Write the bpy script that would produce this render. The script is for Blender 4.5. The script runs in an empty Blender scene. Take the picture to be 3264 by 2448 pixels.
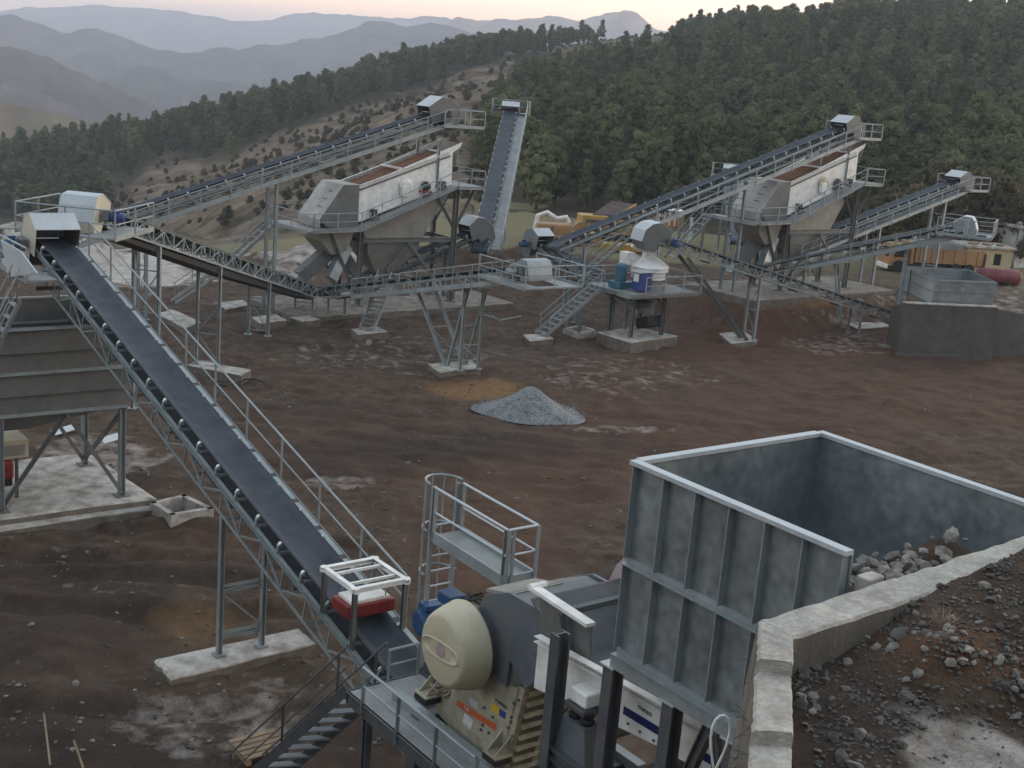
import bpy, bmesh, math, random
import numpy as np
from mathutils import Vector, Matrix
random.seed(7); RNG = np.random.default_rng(7)

# ------------------------------------------------------------------ camera
S = 1.25                     # metres per plan unit
FPX = 4100.0; TH = math.radians(13.69); RO = math.radians(4.75); CAMZ = 13.0
fw = np.array([0, math.cos(TH), -math.sin(TH)]); up0 = np.array([0, math.sin(TH), math.cos(TH)]); r0 = np.array([1.0, 0, 0])
CR = r0*math.cos(RO) + up0*math.sin(RO); CU = up0*math.cos(RO) - r0*math.sin(RO)
CC = np.array([0, 0, CAMZ])
scene = bpy.context.scene
cam_d = bpy.data.cameras.new('camera'); cam = bpy.data.objects.new('camera', cam_d)
scene.collection.objects.link(cam); scene.camera = cam
cam_d.sensor_width = 36; cam_d.lens = 36*FPX/3264; cam_d.clip_start = 0.1; cam_d.clip_end = 40000
Mx = Matrix(((CR[0], CU[0], -fw[0], 0), (CR[1], CU[1], -fw[1], 0), (CR[2], CU[2], -fw[2], CAMZ*S), (0, 0, 0, 1)))
cam.matrix_world = Mx

# ------------------------------------------------------------------ sky, sun, exposure
SUN_EL = math.radians(5.0); SUN_AZ = math.radians(62)      # azimuth clockwise from +Y
world = bpy.data.worlds.new('World'); scene.world = world; world.use_nodes = True
nt = world.node_tree; nt.nodes.clear()
out = nt.nodes.new('ShaderNodeOutputWorld'); bg = nt.nodes.new('ShaderNodeBackground')
sky = nt.nodes.new('ShaderNodeTexSky'); sky.sky_type = 'NISHITA'; sky.sun_disc = False
sky.sun_elevation = SUN_EL; sky.sun_rotation = SUN_AZ; sky.altitude = 600; sky.air_density = 1.0; sky.dust_density = 2.0; sky.ozone_density = 1.5
bg.inputs['Strength'].default_value = 0.15
# thin evening veil: the same pale band all round the horizon
tc = nt.nodes.new('ShaderNodeTexCoord'); sep = nt.nodes.new('ShaderNodeSeparateXYZ')
nt.links.new(tc.outputs['Generated'], sep.inputs[0])
rmp = nt.nodes.new('ShaderNodeValToRGB')
rmp.color_ramp.elements[0].position = 0.0; rmp.color_ramp.elements[0].color = (1, 1, 1, 1)
rmp.color_ramp.elements[1].position = 0.55; rmp.color_ramp.elements[1].color = (0.7, 0.7, 0.7, 1)
nt.links.new(sep.outputs['Z'], rmp.inputs[0])
veil = nt.nodes.new('ShaderNodeValToRGB')
ve = veil.color_ramp.elements
ve[0].position = 0.0; ve[0].color = (4.7, 3.9, 3.5, 1)
ve[1].position = 0.035; ve[1].color = (5.8, 3.8, 2.85, 1)
for p_, c_ in ((0.075, (5.6, 3.7, 2.75)), (0.16, (3.7, 3.4, 3.2)), (0.32, (2.7, 2.85, 2.95)), (0.8, (2.3, 2.5, 2.65))):
    e = ve.new(p_); e.color = (*c_, 1)
nt.links.new(sep.outputs['Z'], veil.inputs[0])
mixn = nt.nodes.new('ShaderNodeMix'); mixn.data_type = 'RGBA'
mm = nt.nodes.new('ShaderNodeMath'); mm.operation = 'MULTIPLY'; mm.inputs[1].default_value = 0.75
nt.links.new(rmp.outputs[0], mm.inputs[0]); nt.links.new(mm.outputs[0], mixn.inputs['Factor'])
nt.links.new(sky.outputs[0], mixn.inputs['A']); nt.links.new(veil.outputs[0], mixn.inputs['B'])
nt.links.new(mixn.outputs['Result'], bg.inputs[0]); nt.links.new(bg.outputs[0], out.inputs[0])

sun_d = bpy.data.lights.new('sun', 'SUN'); sun = bpy.data.objects.new('sun', sun_d); scene.collection.objects.link(sun)
sun_d.energy = 0.5; sun_d.angle = math.radians(12); sun_d.color = (1.0, 0.80, 0.66)
sdir = Vector((math.sin(SUN_AZ)*math.cos(SUN_EL), math.cos(SUN_AZ)*math.cos(SUN_EL), math.sin(SUN_EL)))
sun.rotation_euler = sdir.to_track_quat('Z', 'Y').to_euler(); sun.location = (0, 0, 300)
vs = scene.view_settings; vs.view_transform = 'Standard'; vs.look = 'None'; vs.gamma = 1.0; vs.use_curve_mapping = False
vs.exposure = 1.8
HAZE = 2.9e-4               # per metre
scene.render.engine = 'CYCLES'
cy = scene.cycles; cy.use_denoising = True; cy.max_bounces = 6; cy.diffuse_bounces = 3; cy.glossy_bounces = 3
cy.transparent_max_bounces = 8; cy.volume_bounces = 1; cy.use_adaptive_sampling = True

# ------------------------------------------------------------------ pixel <-> plan helpers (plan units)
PHI = math.radians(37.8)
VV = np.array([math.cos(PHI), math.sin(PHI), 0]); UU = np.array([-math.sin(PHI), math.cos(PHI), 0])
def P(u, v, z): return UU*u + VV*v + np.array([0, 0, z])
def ray(px, py): return fw + CR*(px-1632)/FPX - CU*(py-1224)/FPX
def Gp(px, py, z=0.0): d = ray(px, py); return CC + d*(z-CAMZ)/d[2]
def Yp(px, py, y): d = ray(px, py); return CC + d*y/d[1]
def Vp(px, py, v): d = ray(px, py); return CC + d*(v/(d@VV))
def Up(px, py, u): d = ray(px, py); return CC + d*(u/(d@UU))
def pix(p):
    d = np.asarray(p, float) - CC; z = d@fw
    return 1632 + FPX*(d@CR)/z, 1224 - FPX*(d@CU)/z
def uvz(p): return p@UU, p@VV, p[2]
def ss(a, b, x): t = np.clip((x-a)/(b-a), 0, 1); return t*t*(3-2*t)

# ------------------------------------------------------------------ value noise for terrain
_perm = RNG.permutation(512); _val = RNG.random(512)
def vnoise(x, y):
    xi = np.floor(x).astype(int); yi = np.floor(y).astype(int); xf = x-xi; yf = y-yi
    xf = xf*xf*(3-2*xf); yf = yf*yf*(3-2*yf)
    def h(a, b): return _val[(_perm[(a & 511)] + b*37) & 511]
    return (h(xi, yi)*(1-xf)+h(xi+1, yi)*xf)*(1-yf) + (h(xi, yi+1)*(1-xf)+h(xi+1, yi+1)*xf)*yf - 0.5
def fbm(x, y, o=4):
    r = 0; a = 1.0
    for i in range(o): r = r + a*vnoise(x+17.3*i, y-9.1*i); x = x*2.03; y = y*2.03; a *= 0.5
    return r

# ------------------------------------------------------------------ materials
def mat(name, col, rough=0.6, metal=0.0, var=0.25, scale=1.5, fine=0.15, fscale=14, bump=0.0, bscale=20, dirt=None, dirtamt=0.0, spec=0.5):
    m = bpy.data.materials.new(name); m.use_nodes = True; n = m.node_tree; b = n.nodes['Principled BSDF']
    b.inputs['Roughness'].default_value = rough; b.inputs['Metallic'].default_value = metal
    b.inputs['Specular IOR Level'].default_value = spec
    g = n.nodes.new('ShaderNodeNewGeometry')
    def noise(sc, det=4):
        t = n.nodes.new('ShaderNodeTexNoise'); t.inputs['Scale'].default_value = sc; t.inputs['Detail'].default_value = det
        n.links.new(g.outputs['Position'], t.inputs['Vector']); return t
    n1 = noise(scale); n2 = noise(fscale)
    def mr(src, lo, hi):
        r = n.nodes.new('ShaderNodeMapRange'); r.inputs['From Min'].default_value = 0.3; r.inputs['From Max'].default_value = 0.7
        r.inputs['To Min'].default_value = lo; r.inputs['To Max'].default_value = hi; n.links.new(src, r.inputs['Value']); return r.outputs[0]
    m1 = mr(n1.outputs['Fac'], 1-var, 1+var); m2 = mr(n2.outputs['Fac'], 1-fine, 1+fine)
    mu = n.nodes.new('ShaderNodeMath'); mu.operation = 'MULTIPLY'; n.links.new(m1, mu.inputs[0]); n.links.new(m2, mu.inputs[1])
    vm = n.nodes.new('ShaderNodeVectorMath'); vm.operation = 'SCALE'; vm.inputs[0].default_value = col[:3]
    n.links.new(mu.outputs[0], vm.inputs['Scale']); colout = vm.outputs[0]
    if dirt is not None:
        n3 = noise(scale*2.7, 6); f = mr(n3.outputs['Fac'], -0.6*dirtamt, 1.6*dirtamt)
        cl = n.nodes.new('ShaderNodeClamp'); n.links.new(f, cl.inputs[0])
        mx = n.nodes.new('ShaderNodeMix'); mx.data_type = 'RGBA'; n.links.new(cl.outputs[0], mx.inputs['Factor'])
        n.links.new(colout, mx.inputs['A']); mx.inputs['B'].default_value = (*dirt, 1); colout = mx.outputs['Result']
    n.links.new(colout, b.inputs['Base Color'])
    rr = mr(n2.outputs['Fac'], max(0.02, rough-0.1), min(1, rough+0.1)); n.links.new(rr, b.inputs['Roughness'])
    if bump:
        n4 = noise(bscale, 5); bp = n.nodes.new('ShaderNodeBump'); bp.inputs['Strength'].default_value = bump; bp.inputs['Distance'].default_value = 0.03
        n.links.new(n4.outputs['Fac'], bp.inputs['Height']); n.links.new(bp.outputs[0], b.inputs['Normal'])
    return m
DUST = (0.20, 0.17, 0.14)
M = {}
M['galv'] = mat('galvanised_steel', (0.28, 0.315, 0.32), 0.5, 0.3, 0.14, 1.2, 0.10, 9, dirt=DUST, dirtamt=0.12)
M['galv_plate'] = mat('galvanised_plate', (0.25, 0.285, 0.295), 0.40, 0.5, 0.25, 1.1, 0.16, 6, dirt=(0.23, 0.205, 0.17), dirtamt=0.16)
M['galv_light'] = mat('skylit_sheet_steel', (0.44, 0.47, 0.48), 0.45, 0.15, 0.08, 1.0, 0.06, 8)
M['grey_steel'] = mat('grey_painted_steel', (0.125, 0.133, 0.128), 0.55, 0.1, 0.18, 1.1, 0.10, 8, dirt=DUST, dirtamt=0.25)
M['dark_steel'] = mat('dark_painted_steel', (0.075, 0.082, 0.088), 0.5, 0.15, 0.2, 1.3, 0.1, 8, dirt=DUST, dirtamt=0.15)
M['grey_plate'] = mat('slate_grey_guard', (0.105, 0.125, 0.14), 0.5, 0.1, 0.15, 0.8, 0.06, 6, dirt=DUST, dirtamt=0.15)
M['belt'] = mat('rubber_belt', (0.021, 0.028, 0.040), 0.62, 0.0, 0.3, 0.8, 0.2, 7, dirt=(0.085, 0.083, 0.082), dirtamt=0.22)
M['rubber'] = mat('black_rubber', (0.012, 0.012, 0.013), 0.75)
M['chrome'] = mat('roller_steel', (0.62, 0.60, 0.55), 0.35, 0.6)
M['white'] = mat('white_paint', (0.80, 0.785, 0.74), 0.5, 0.0, 0.08, 0.9, 0.05, 10, dirt=(0.33, 0.28, 0.22), dirtamt=0.22)
M['cream'] = mat('cream_paint', (0.50, 0.455, 0.315), 0.5, 0.0, 0.06, 0.9, 0.05, 10, dirt=(0.30, 0.25, 0.17), dirtamt=0.15)
M['hood_cream'] = mat('pale_cream_sheet', (0.52, 0.48, 0.38), 0.5, 0.0, 0.08, 0.9, 0.05, 10)
M['beige'] = mat('beige_crusher_paint', (0.37, 0.345, 0.25), 0.5, 0.0, 0.12, 1.5, 0.08, 10, dirt=(0.16, 0.13, 0.10), dirtamt=0.35)
M['olive'] = mat('dusty_sheet_steel', (0.27, 0.255, 0.22), 0.6, 0.1, 0.15, 0.7, 0.08, 6, dirt=(0.16, 0.13, 0.11), dirtamt=0.25)
M['blue'] = mat('blue_motor_paint', (0.02, 0.07, 0.16), 0.4, 0.0, 0.15)
M['teal'] = mat('teal_motor_paint', (0.04, 0.13, 0.18), 0.4, 0.0, 0.15)
M['navy'] = mat('navy_paint', (0.012, 0.022, 0.11), 0.4)
M['cabblue'] = mat('blue_cabinet_paint', (0.02, 0.05, 0.19), 0.4)
M['orange'] = mat('orange_sticker', (0.50, 0.09, 0.025), 0.5, var=0.08)
M['red'] = mat('red_paint', (0.19, 0.018, 0.016), 0.45)
M['yellow'] = mat('yellow_sticker', (0.60, 0.40, 0.02), 0.5, var=0.05)
M['yellow_paint'] = mat('yellow_machine_paint', (0.44, 0.27, 0.055), 0.5, 0, 0.15, 0.8, 0.1, 8, dirt=(0.2, 0.12, 0.05), dirtamt=0.3)
M['brown_steel'] = mat('brown_dusty_steel', (0.11, 0.075, 0.068), 0.8)
M['pale_grey'] = mat('pale_grey_sheet', (0.42, 0.41, 0.38), 0.55, 0.1, 0.12, 0.8, 0.06, 8, dirt=(0.2, 0.18, 0.15), dirtamt=0.25)
M['orange_paint'] = mat('orange_machine_paint', (0.36, 0.20, 0.085), 0.5, 0, 0.15, 0.8, 0.1, 8, dirt=(0.25, 0.14, 0.07), dirtamt=0.3)
M['rust'] = mat('rusty_screen_media', (0.23, 0.095, 0.04), 0.75, 0.1, 0.3, 1.5, 0.2, 12)
M['maroon'] = mat('maroon_paint', (0.16, 0.035, 0.04), 0.6, 0, 0.2)
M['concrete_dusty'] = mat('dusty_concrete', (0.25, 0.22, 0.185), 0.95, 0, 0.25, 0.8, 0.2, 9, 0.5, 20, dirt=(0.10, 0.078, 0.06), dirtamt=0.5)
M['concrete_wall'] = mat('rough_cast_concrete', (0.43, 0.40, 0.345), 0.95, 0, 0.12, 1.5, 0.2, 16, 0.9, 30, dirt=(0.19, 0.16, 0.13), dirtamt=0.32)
M['concrete_side'] = mat('shaded_muddy_concrete', (0.17, 0.145, 0.115), 0.95, 0, 0.2, 0.9, 0.15, 9, 0.5, 20, dirt=(0.085, 0.062, 0.048), dirtamt=0.45)  # mud blotches over a base darkened for shade on upright faces
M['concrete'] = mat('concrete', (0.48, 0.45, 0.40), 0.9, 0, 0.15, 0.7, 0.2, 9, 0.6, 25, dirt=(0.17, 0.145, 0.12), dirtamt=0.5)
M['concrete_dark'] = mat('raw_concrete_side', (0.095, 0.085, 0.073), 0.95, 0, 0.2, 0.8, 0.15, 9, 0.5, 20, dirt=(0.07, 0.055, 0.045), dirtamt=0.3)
M['wood'] = mat('weathered_wood', (0.24, 0.17, 0.11), 0.85, 0, 0.25, 2.0, 0.25, 20)
M['plaster'] = mat('whitewashed_plaster', (0.50, 0.49, 0.47), 0.9, 0, 0.12, 0.5, 0.1, 6, dirt=(0.3, 0.26, 0.2), dirtamt=0.25)
M['plaster_cream'] = mat('cream_plaster', (0.50, 0.40, 0.25), 0.9, 0, 0.12, 0.5, 0.1, 6, dirt=(0.3, 0.22, 0.14), dirtamt=0.25)
M['pink'] = mat('pink_primer_plate', (0.40, 0.30, 0.31), 0.6, 0, 0.12)
M['paper'] = mat('white_paper_label', (0.6, 0.6, 0.6), 0.6, var=0.05)
M['dark'] = mat('dark_void_paint', (0.015, 0.014, 0.013), 0.9)
M['ink'] = mat('black_lettering', (0.02, 0.02, 0.02), 0.6)
M['grating'] = mat('zinc_floor_plate', (0.27, 0.285, 0.285), 0.6, 0.25, 0.15, 1.0, 0.2, 30, 0.3, 40, dirt=DUST, dirtamt=0.3)
M['floor_dark'] = mat('open_bar_grating', (0.06, 0.065, 0.068), 0.6, 0.2)
M['gravel'] = mat('grey_gravel', (0.20, 0.205, 0.205), 0.95, 0, 0.15, 1.0, 0.6, 16, 1.0, 16)
M['rock'] = mat('limestone_rock', (0.22, 0.20, 0.175), 0.95, 0, 0.4, 3.0, 0.2, 12, 0.5, 14, dirt=(0.09, 0.065, 0.05), dirtamt=0.35)
M['rock_dark'] = mat('dusty_dark_rock', (0.10, 0.093, 0.085), 0.95, 0, 0.5, 3.5, 0.2, 12, 0.5, 14, dirt=(0.06, 0.045, 0.036), dirtamt=0.4)

# ------------------------------------------------------------------ mesh + object helpers
COL = scene.collection
def mesh(name, v, f, m=None, smooth=False, base=None):
    v = np.asarray(v, float).reshape(-1, 3)
    if base is not None: v = v - np.asarray(base)
    me = bpy.data.meshes.new(name); me.from_pydata((v*S).tolist(), [], [tuple(int(i) for i in q) for q in f])
    if m is not None: me.materials.append(M[m] if isinstance(m, str) else m)
    if smooth: me.polygons.foreach_set('use_smooth', [True]*len(me.polygons))
    me.update(); return me
class Thing:
    def __init__(s, name, label, cat, base, group=None):
        s.b = np.asarray(base, float); s.o = bpy.data.objects.new(name, None); COL.objects.link(s.o)
        s.o.empty_display_size = 0.3; s.o.location = s.b*S; s.o['label'] = label; s.o['category'] = cat
        if group: s.o['group'] = group
    def part(s, name, vf, m, parent=None, smooth=False, kind=None, label=None):
        me = mesh(name, vf[0], vf[1], m, smooth, s.b); o = bpy.data.objects.new(name, me); COL.objects.link(o)
        o.parent = parent or s.o
        if kind: o['kind'] = kind
        if label: o['label'] = label
        return o
    def bar(s, name, p1, p2, w, h=None, m='galv', sec='box', up=(0, 0, 1), parent=None):
        return s.part(name, bar(p1, p2, w, h or w, sec, up), m, parent)
def single(name, vf, m, label=None, cat=None, group=None, kind=None, smooth=False, base=None):
    v = np.asarray(vf[0], float)
    b = np.array([(v[:, 0].min()+v[:, 0].max())/2, (v[:, 1].min()+v[:, 1].max())/2, v[:, 2].min()]) if base is None else np.asarray(base)
    o = bpy.data.objects.new(name, mesh(name, v, vf[1], m, smooth, b)); COL.objects.link(o); o.location = b*S
    if label: o['label'] = label
    if cat: o['category'] = cat
    if group: o['group'] = group
    if kind: o['kind'] = kind
    return o
SECS = {}
def section(sec, w, h):
    a = w/2; b = h/2; t = min(w, h)*0.16
    if sec == 'box': return [(-a, -b), (a, -b), (a, b), (-a, b)]
    if sec == 'I': return [(-a, -b), (a, -b), (a, -b+t), (t/2, -b+t), (t/2, b-t), (a, b-t), (a, b), (-a, b), (-a, b-t), (-t/2, b-t), (-t/2, -b+t), (-a, -b+t)]
    if sec == 'U': return [(-a, -b), (a, -b), (a, -b+t), (-a+t, -b+t), (-a+t, b-t), (a, b-t), (a, b), (-a, b)]
    if sec == 'Ur': return [(-x, y) for x, y in section('U', w, h)][::-1]
    if sec == 'L': return [(-a, -b), (a, -b), (a, -b+t), (-a+t, -b+t), (-a+t, b), (-a, b)]
    if sec.startswith('o'):
        n = int(sec[1:] or 6); return [(a*math.cos(2*math.pi*i/n), b*math.sin(2*math.pi*i/n)) for i in range(n)]
def frame(p1, p2, up=(0, 0, 1)):
    e = np.asarray(p2, float)-np.asarray(p1, float); L = np.linalg.norm(e); e = e/L; up = np.asarray(up, float)
    if abs(e@up) > 0.98: up = UU
    s = np.cross(e, up); s /= np.linalg.norm(s); return e, s, np.cross(s, e), L
def bar(p1, p2, w, h=None, sec='box', up=(0, 0, 1)):
    h = h or w; p1 = np.asarray(p1, float); p2 = np.asarray(p2, float); e, s, n, L = frame(p1, p2, up)
    pr = section(sec, w, h); k = len(pr)
    v = [p1+s*a+n*b for a, b in pr]+[p2+s*a+n*b for a, b in pr]
    f = [(i, (i+1) % k, k+(i+1) % k, k+i) for i in range(k)]+[tuple(range(k))[::-1], tuple(range(k, 2*k))]
    return v, f
def join(*parts):
    v = []; f = []
    for a, b in parts:
        o = len(v); v += [np.asarray(x, float) for x in a]; f += [tuple(i+o for i in q) for q in b]
    return v, f
def box(c, sx, sy, sz, ex=(1, 0, 0), ey=(0, 1, 0), ez=(0, 0, 1)):
    c = np.asarray(c, float); ex, ey, ez = [np.asarray(q, float) for q in (ex, ey, ez)]
    v = [c+ex*sx*i/2+ey*sy*j/2+ez*sz*k/2 for k in (-1, 1) for j in (-1, 1) for i in (-1, 1)]
    return v, [(0, 2, 3, 1), (4, 5, 7, 6), (0, 1, 5, 4), (2, 6, 7, 3), (0, 4, 6, 2), (1, 3, 7, 5)]
def bbox(c, sx, sy, sz, ex=(1, 0, 0), ey=(0, 1, 0), ez=(0, 0, 1), r=0.03):
    bm = bmesh.new(); bmesh.ops.create_cube(bm, size=1); bmesh.ops.scale(bm, vec=(sx, sy, sz), verts=bm.verts)
    bmesh.ops.bevel(bm, geom=bm.edges[:], offset=r, segments=2, profile=0.5, affect='EDGES')
    c = np.asarray(c, float); B = np.array([ex, ey, ez], float)
    bm.verts.index_update()
    v = [c+np.array(q.co)@B for q in bm.verts]; f = [tuple(q.index for q in p.verts) for p in bm.faces]; bm.free(); return v, f
def extr(poly, d):      # polygon of 3-D points swept along d
    d = np.asarray(d, float); k = len(poly); v = [np.asarray(p, float) for p in poly]; v += [p+d for p in v]
    f = [(i, (i+1) % k, k+(i+1) % k, k+i) for i in range(k)]+[tuple(range(k))[::-1], tuple(range(k, 2*k))]
    return v, f
def strip(poly, d, th):  # open polyline swept along d, given thickness along local normal
    poly = [np.asarray(p, float) for p in poly]; d = np.asarray(d, float); vs = []; k = len(poly)
    dn = d/np.linalg.norm(d); off = []
    for i in range(k):
        t = poly[min(i+1, k-1)]-poly[max(i-1, 0)]; nrm = np.cross(dn, t); nrm /= np.linalg.norm(nrm); off.append(poly[i]+nrm*th)
    v = poly+off+[p+d for p in poly]+[p+d for p in off]; f = []
    for i in range(k-1):
        f += [(i, i+1, 2*k+i+1, 2*k+i), (k+i+1, k+i, 3*k+i, 3*k+i+1), (i+1, i, k+i, k+i+1), (2*k+i, 2*k+i+1, 3*k+i+1, 3*k+i)]
    f += [(0, 2*k, 3*k, k), (k-1, 2*k-1, 4*k-1, 3*k-1)]
    return v, f
def cyl(p1, p2, r, n=12, r2=None):
    p1 = np.asarray(p1, float); p2 = np.asarray(p2, float); e, s, m_, L = frame(p1, p2); r2 = r if r2 is None else r2
    a = [2*math.pi*i/n for i in range(n)]
    v = [p1+(s*math.cos(x)+m_*math.sin(x))*r for x in a]+[p2+(s*math.cos(x)+m_*math.sin(x))*r2 for x in a]
    return v, [(i, (i+1) % n, n+(i+1) % n, n+i) for i in range(n)]+[tuple(range(n))[::-1], tuple(range(n, 2*n))]
def lathe(p, axis, prof, n=32):   # prof: list of (dist along axis, radius)
    p = np.asarray(p, float); e, s, m_, L = frame(p, p+np.asarray(axis, float)); v = []; f = []
    for d, r in prof:
        for i in range(n): a = 2*math.pi*i/n; v.append(p+e*d+(s*math.cos(a)+m_*math.sin(a))*r)
    for j in range(len(prof)-1):
        for i in range(n): f.append((j*n+i, j*n+(i+1) % n, (j+1)*n+(i+1) % n, (j+1)*n+i))
    f += [tuple(range(n))[::-1], tuple(range((len(prof)-1)*n, len(prof)*n))]
    return v, f
def tube(pts, r, n=6):
    pts = [np.asarray(p, float) for p in pts]; v = []; f = []; prev = None
    for i, p in enumerate(pts):
        e, s, m_, L = frame(pts[max(i-1, 0)], pts[min(i+1, len(pts)-1)])
        if prev is not None and s@prev < 0: s, m_ = -s, -m_
        prev = s
        for k in range(n): a = 2*math.pi*k/n; v.append(p+(s*math.cos(a)+m_*math.sin(a))*r)
    for j in range(len(pts)-1):
        for i in range(n): f.append((j*n+i, j*n+(i+1) % n, (j+1)*n+(i+1) % n, (j+1)*n+i))
    f += [tuple(range(n))[::-1], tuple(range((len(pts)-1)*n, len(pts)*n))]
    return v, f
def lettering(text, size, origin, ex, ey, T, m, name='lettering', parent=None, lift=0.004):
    cu = bpy.data.curves.new('t', 'FONT'); cu.body = text; cu.size = size*S; cu.extrude = 0.002
    ob = bpy.data.objects.new('t', cu); COL.objects.link(ob); dg = bpy.context.evaluated_depsgraph_get()
    me = bpy.data.meshes.new_from_object(ob.evaluated_get(dg)); bpy.data.objects.remove(ob)
    ex = Vector(ex); ey = Vector(ey); ez = ex.cross(ey); og = Vector((np.asarray(origin)-T.b)*S)+ez*lift
    me.transform(Matrix(((ex[0], ey[0], ez[0], og[0]), (ex[1], ey[1], ez[1], og[1]), (ex[2], ey[2], ez[2], og[2]), (0, 0, 0, 1))))
    me.materials.clear(); me.materials.append(M[m]); me.name = name
    o = bpy.data.objects.new(name, me); COL.objects.link(o); o.parent = parent or T.o; return o
# ================================================================== LAND
CTRL = [(-700, 700, 320, 4), (-300, 560, 330, 4), (0, 452, 340, 4.5), (148, 430, 350, 4.5), (266, 390, 360, 4.5), (384, 362, 370, 4.5), (560, 350, 380, 4.5), (782, 300, 400, 4.5),
        (959, 276, 410, 5), (1121, 212, 420, 5), (1328, 165, 430, 5), (1476, 128, 440, 4.5), (1623, 118, 450, 3.5), (1815, 122, 450, 2), (1918, 124, 450, 0.8), (2140, 112, 450, 0.3),
        (2228, 90, 440, 2), (2361, 48, 430, 3), (2508, 12, 420, 3.5), (2700, -8, 410, 4), (2850, 2, 405, 4), (3050, 5, 400, 4), (3264, 10, 395, 4), (3700, 60, 380, 4), (4300, 150, 360, 4)]
EDGE = [(-700, 108, -4), (0, 106, -2.2), (450, 96, -0.8), (700, 96, -0.4), (980, 101, 0.5), (1300, 104, 1.2), (1640, 106, 1.5), (2050, 106, 1.5), (2700, 104, 1.5), (3264, 102, 2.0), (4300, 100, 2.0)]
FOOT = [(-700, 260, -25), (-200, 250, -22), (0, 240, -19), (300, 215, -17), (450, 190, -13.8), (700, 152, -7.8), (980, 122, -2.4), (1300, 107, 1.0), (1640, 106, 1.5), (2050, 106, 1.5), (2700, 104, 1.5), (3264, 102, 2.0), (4300, 100, 2.0)]
def _az(px, py=200): d = ray(px, py); return math.atan2(d[0], d[1])
RA = []; RD = []; RZ = []
for px, py, D, th in CTRL:
    d = ray(px, py); RA.append(_az(px, py)); RD.append(D); RZ.append(CAMZ + D*d[2]/math.hypot(d[0], d[1]) - th)
EA = [_az(p[0], 640) for p in EDGE]; ED = [p[1] for p in EDGE]; EZ = [p[2] for p in EDGE]
FA = [_az(p[0], 640) for p in FOOT]; FD = [p[1] for p in FOOT]; FZ = [p[2] for p in FOOT]
def footz(a): return np.interp(a, FA, FZ)
def footd(a): return np.interp(a, FA, FD)
def hill_z(x, y):
    a = np.arctan2(x, y); D = np.hypot(x, y)
    d0 = footd(a); z0 = footz(a); d1 = np.interp(a, RA, RD); z1 = np.interp(a, RA, RZ)
    s = (D-d0)/(d1-d0); sc = np.clip(s, 0, 1)
    z = z0+(z1-z0)*(sc**1.12)
    nz = fbm(x/60, y/60, 3)*11+fbm(x/14, y/14, 3)*2.0
    z = z+nz*(4*sc*(1-sc))**0.8
    de = np.minimum(np.interp(a, EA, ED), d0-3)-6; ze = np.interp(a, EA, EZ)-0.8; t = np.clip((D-de)/(d0-de), 0, 1)
    z = np.where(s < 0, ze+(z0-ze)*ss(0, 1, t)+nz*0.15*t*(1-t), z)
    z = z-np.where(s > 1, (s-1)**1.0*(d1-d0)*0.55, 0)
    return z
PILE = (Gp(1530, 1335, 0)+Gp(1838, 1330, 0))/2
def ground_z(x, y):
    a = np.arctan2(x, np.maximum(y, 1e-3)); D = np.hypot(x, y)
    uq = -0.6129*x+0.7902*y; vq = 0.7902*x+0.6129*y
    z = 1.5*ss(46.2, 48.0, uq)*ss(50.5, 53.5, vq)
    w = ss(74, 90, D)
    z = z*(1-w)+np.interp(a, EA, EZ)*w-ss(91, 101, D)*9*ss(-9, -14, x)
    z = z+2.6*np.exp(-((y-76-0.1*(x+30))/3.2)**2)*ss(-23.0, -27.5, x)*(1+0.5*vnoise(x/3, y/3))     # spoil bank
    z = z+0.7*np.exp(-((D-83)/1.6)**2)*ss(-20, -14, x)*ss(4, 0, x)*(1+1.2*vnoise(x/1.3, y/1.3))     # low berm before the meadow
    bump = fbm(x/5, y/5, 4)*0.26+fbm(x/1.3, y/1.3, 4)*0.22+(0.12-np.abs(fbm(x/2.2+3, y/1.2, 3)))*0.18
    fade = (ss(88, 80, D)*0.85+0.15)*(0.12+0.88*ss(2.2, 4.5, np.hypot(x-PILE[0], y-PILE[1])))
    z = z+bump*fade
    # wheel ruts curving over the yard
    for R0, wv in ((47.0, 0.28), (45.4, 0.28), (43.4, 0.3), (41.8, 0.3), (40.2, 0.25), (38.6, 0.25)):
        r = np.hypot(x-4, y-88)+fbm(x/8, y/8, 2)*1.4
        z = z+(-0.15*np.exp(-((r-R0)/wv)**2)+0.07*np.exp(-((r-R0-wv*2.2)/(wv*0.9))**2))*ss(-14, -8, x)*ss(62, 54, y)*(0.7+0.9*vnoise(x/3+5, y/3))
    for y0, sl_, wv in ((29.6, 0.10, 0.28), (31.0, 0.10, 0.28), (33.2, 0.06, 0.25), (27.4, 0.14, 0.3), (22.6, 0.2, 0.3)):
        q = y-y0-sl_*(x+10)+fbm(x/4, y/4, 2)*0.7
        z = z+(-0.16*np.exp(-(q/wv)**2)+0.08*np.exp(-((q-2.1*wv)/wv)**2))*ss(-2.5, -5, x)*ss(-20, -15, x)
    return z

def added_back_slope(x, y):
    t = np.clip((-3-y)/70, 0, 1); side = ss(20, 60, np.abs(x))
    return -1.0+44*t**0.8*(1+0.25*fbm(x/20, y/20, 3))+side*6*t+fbm(x/6, y/6, 4)*1.5*ss(0, .2, t)
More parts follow.
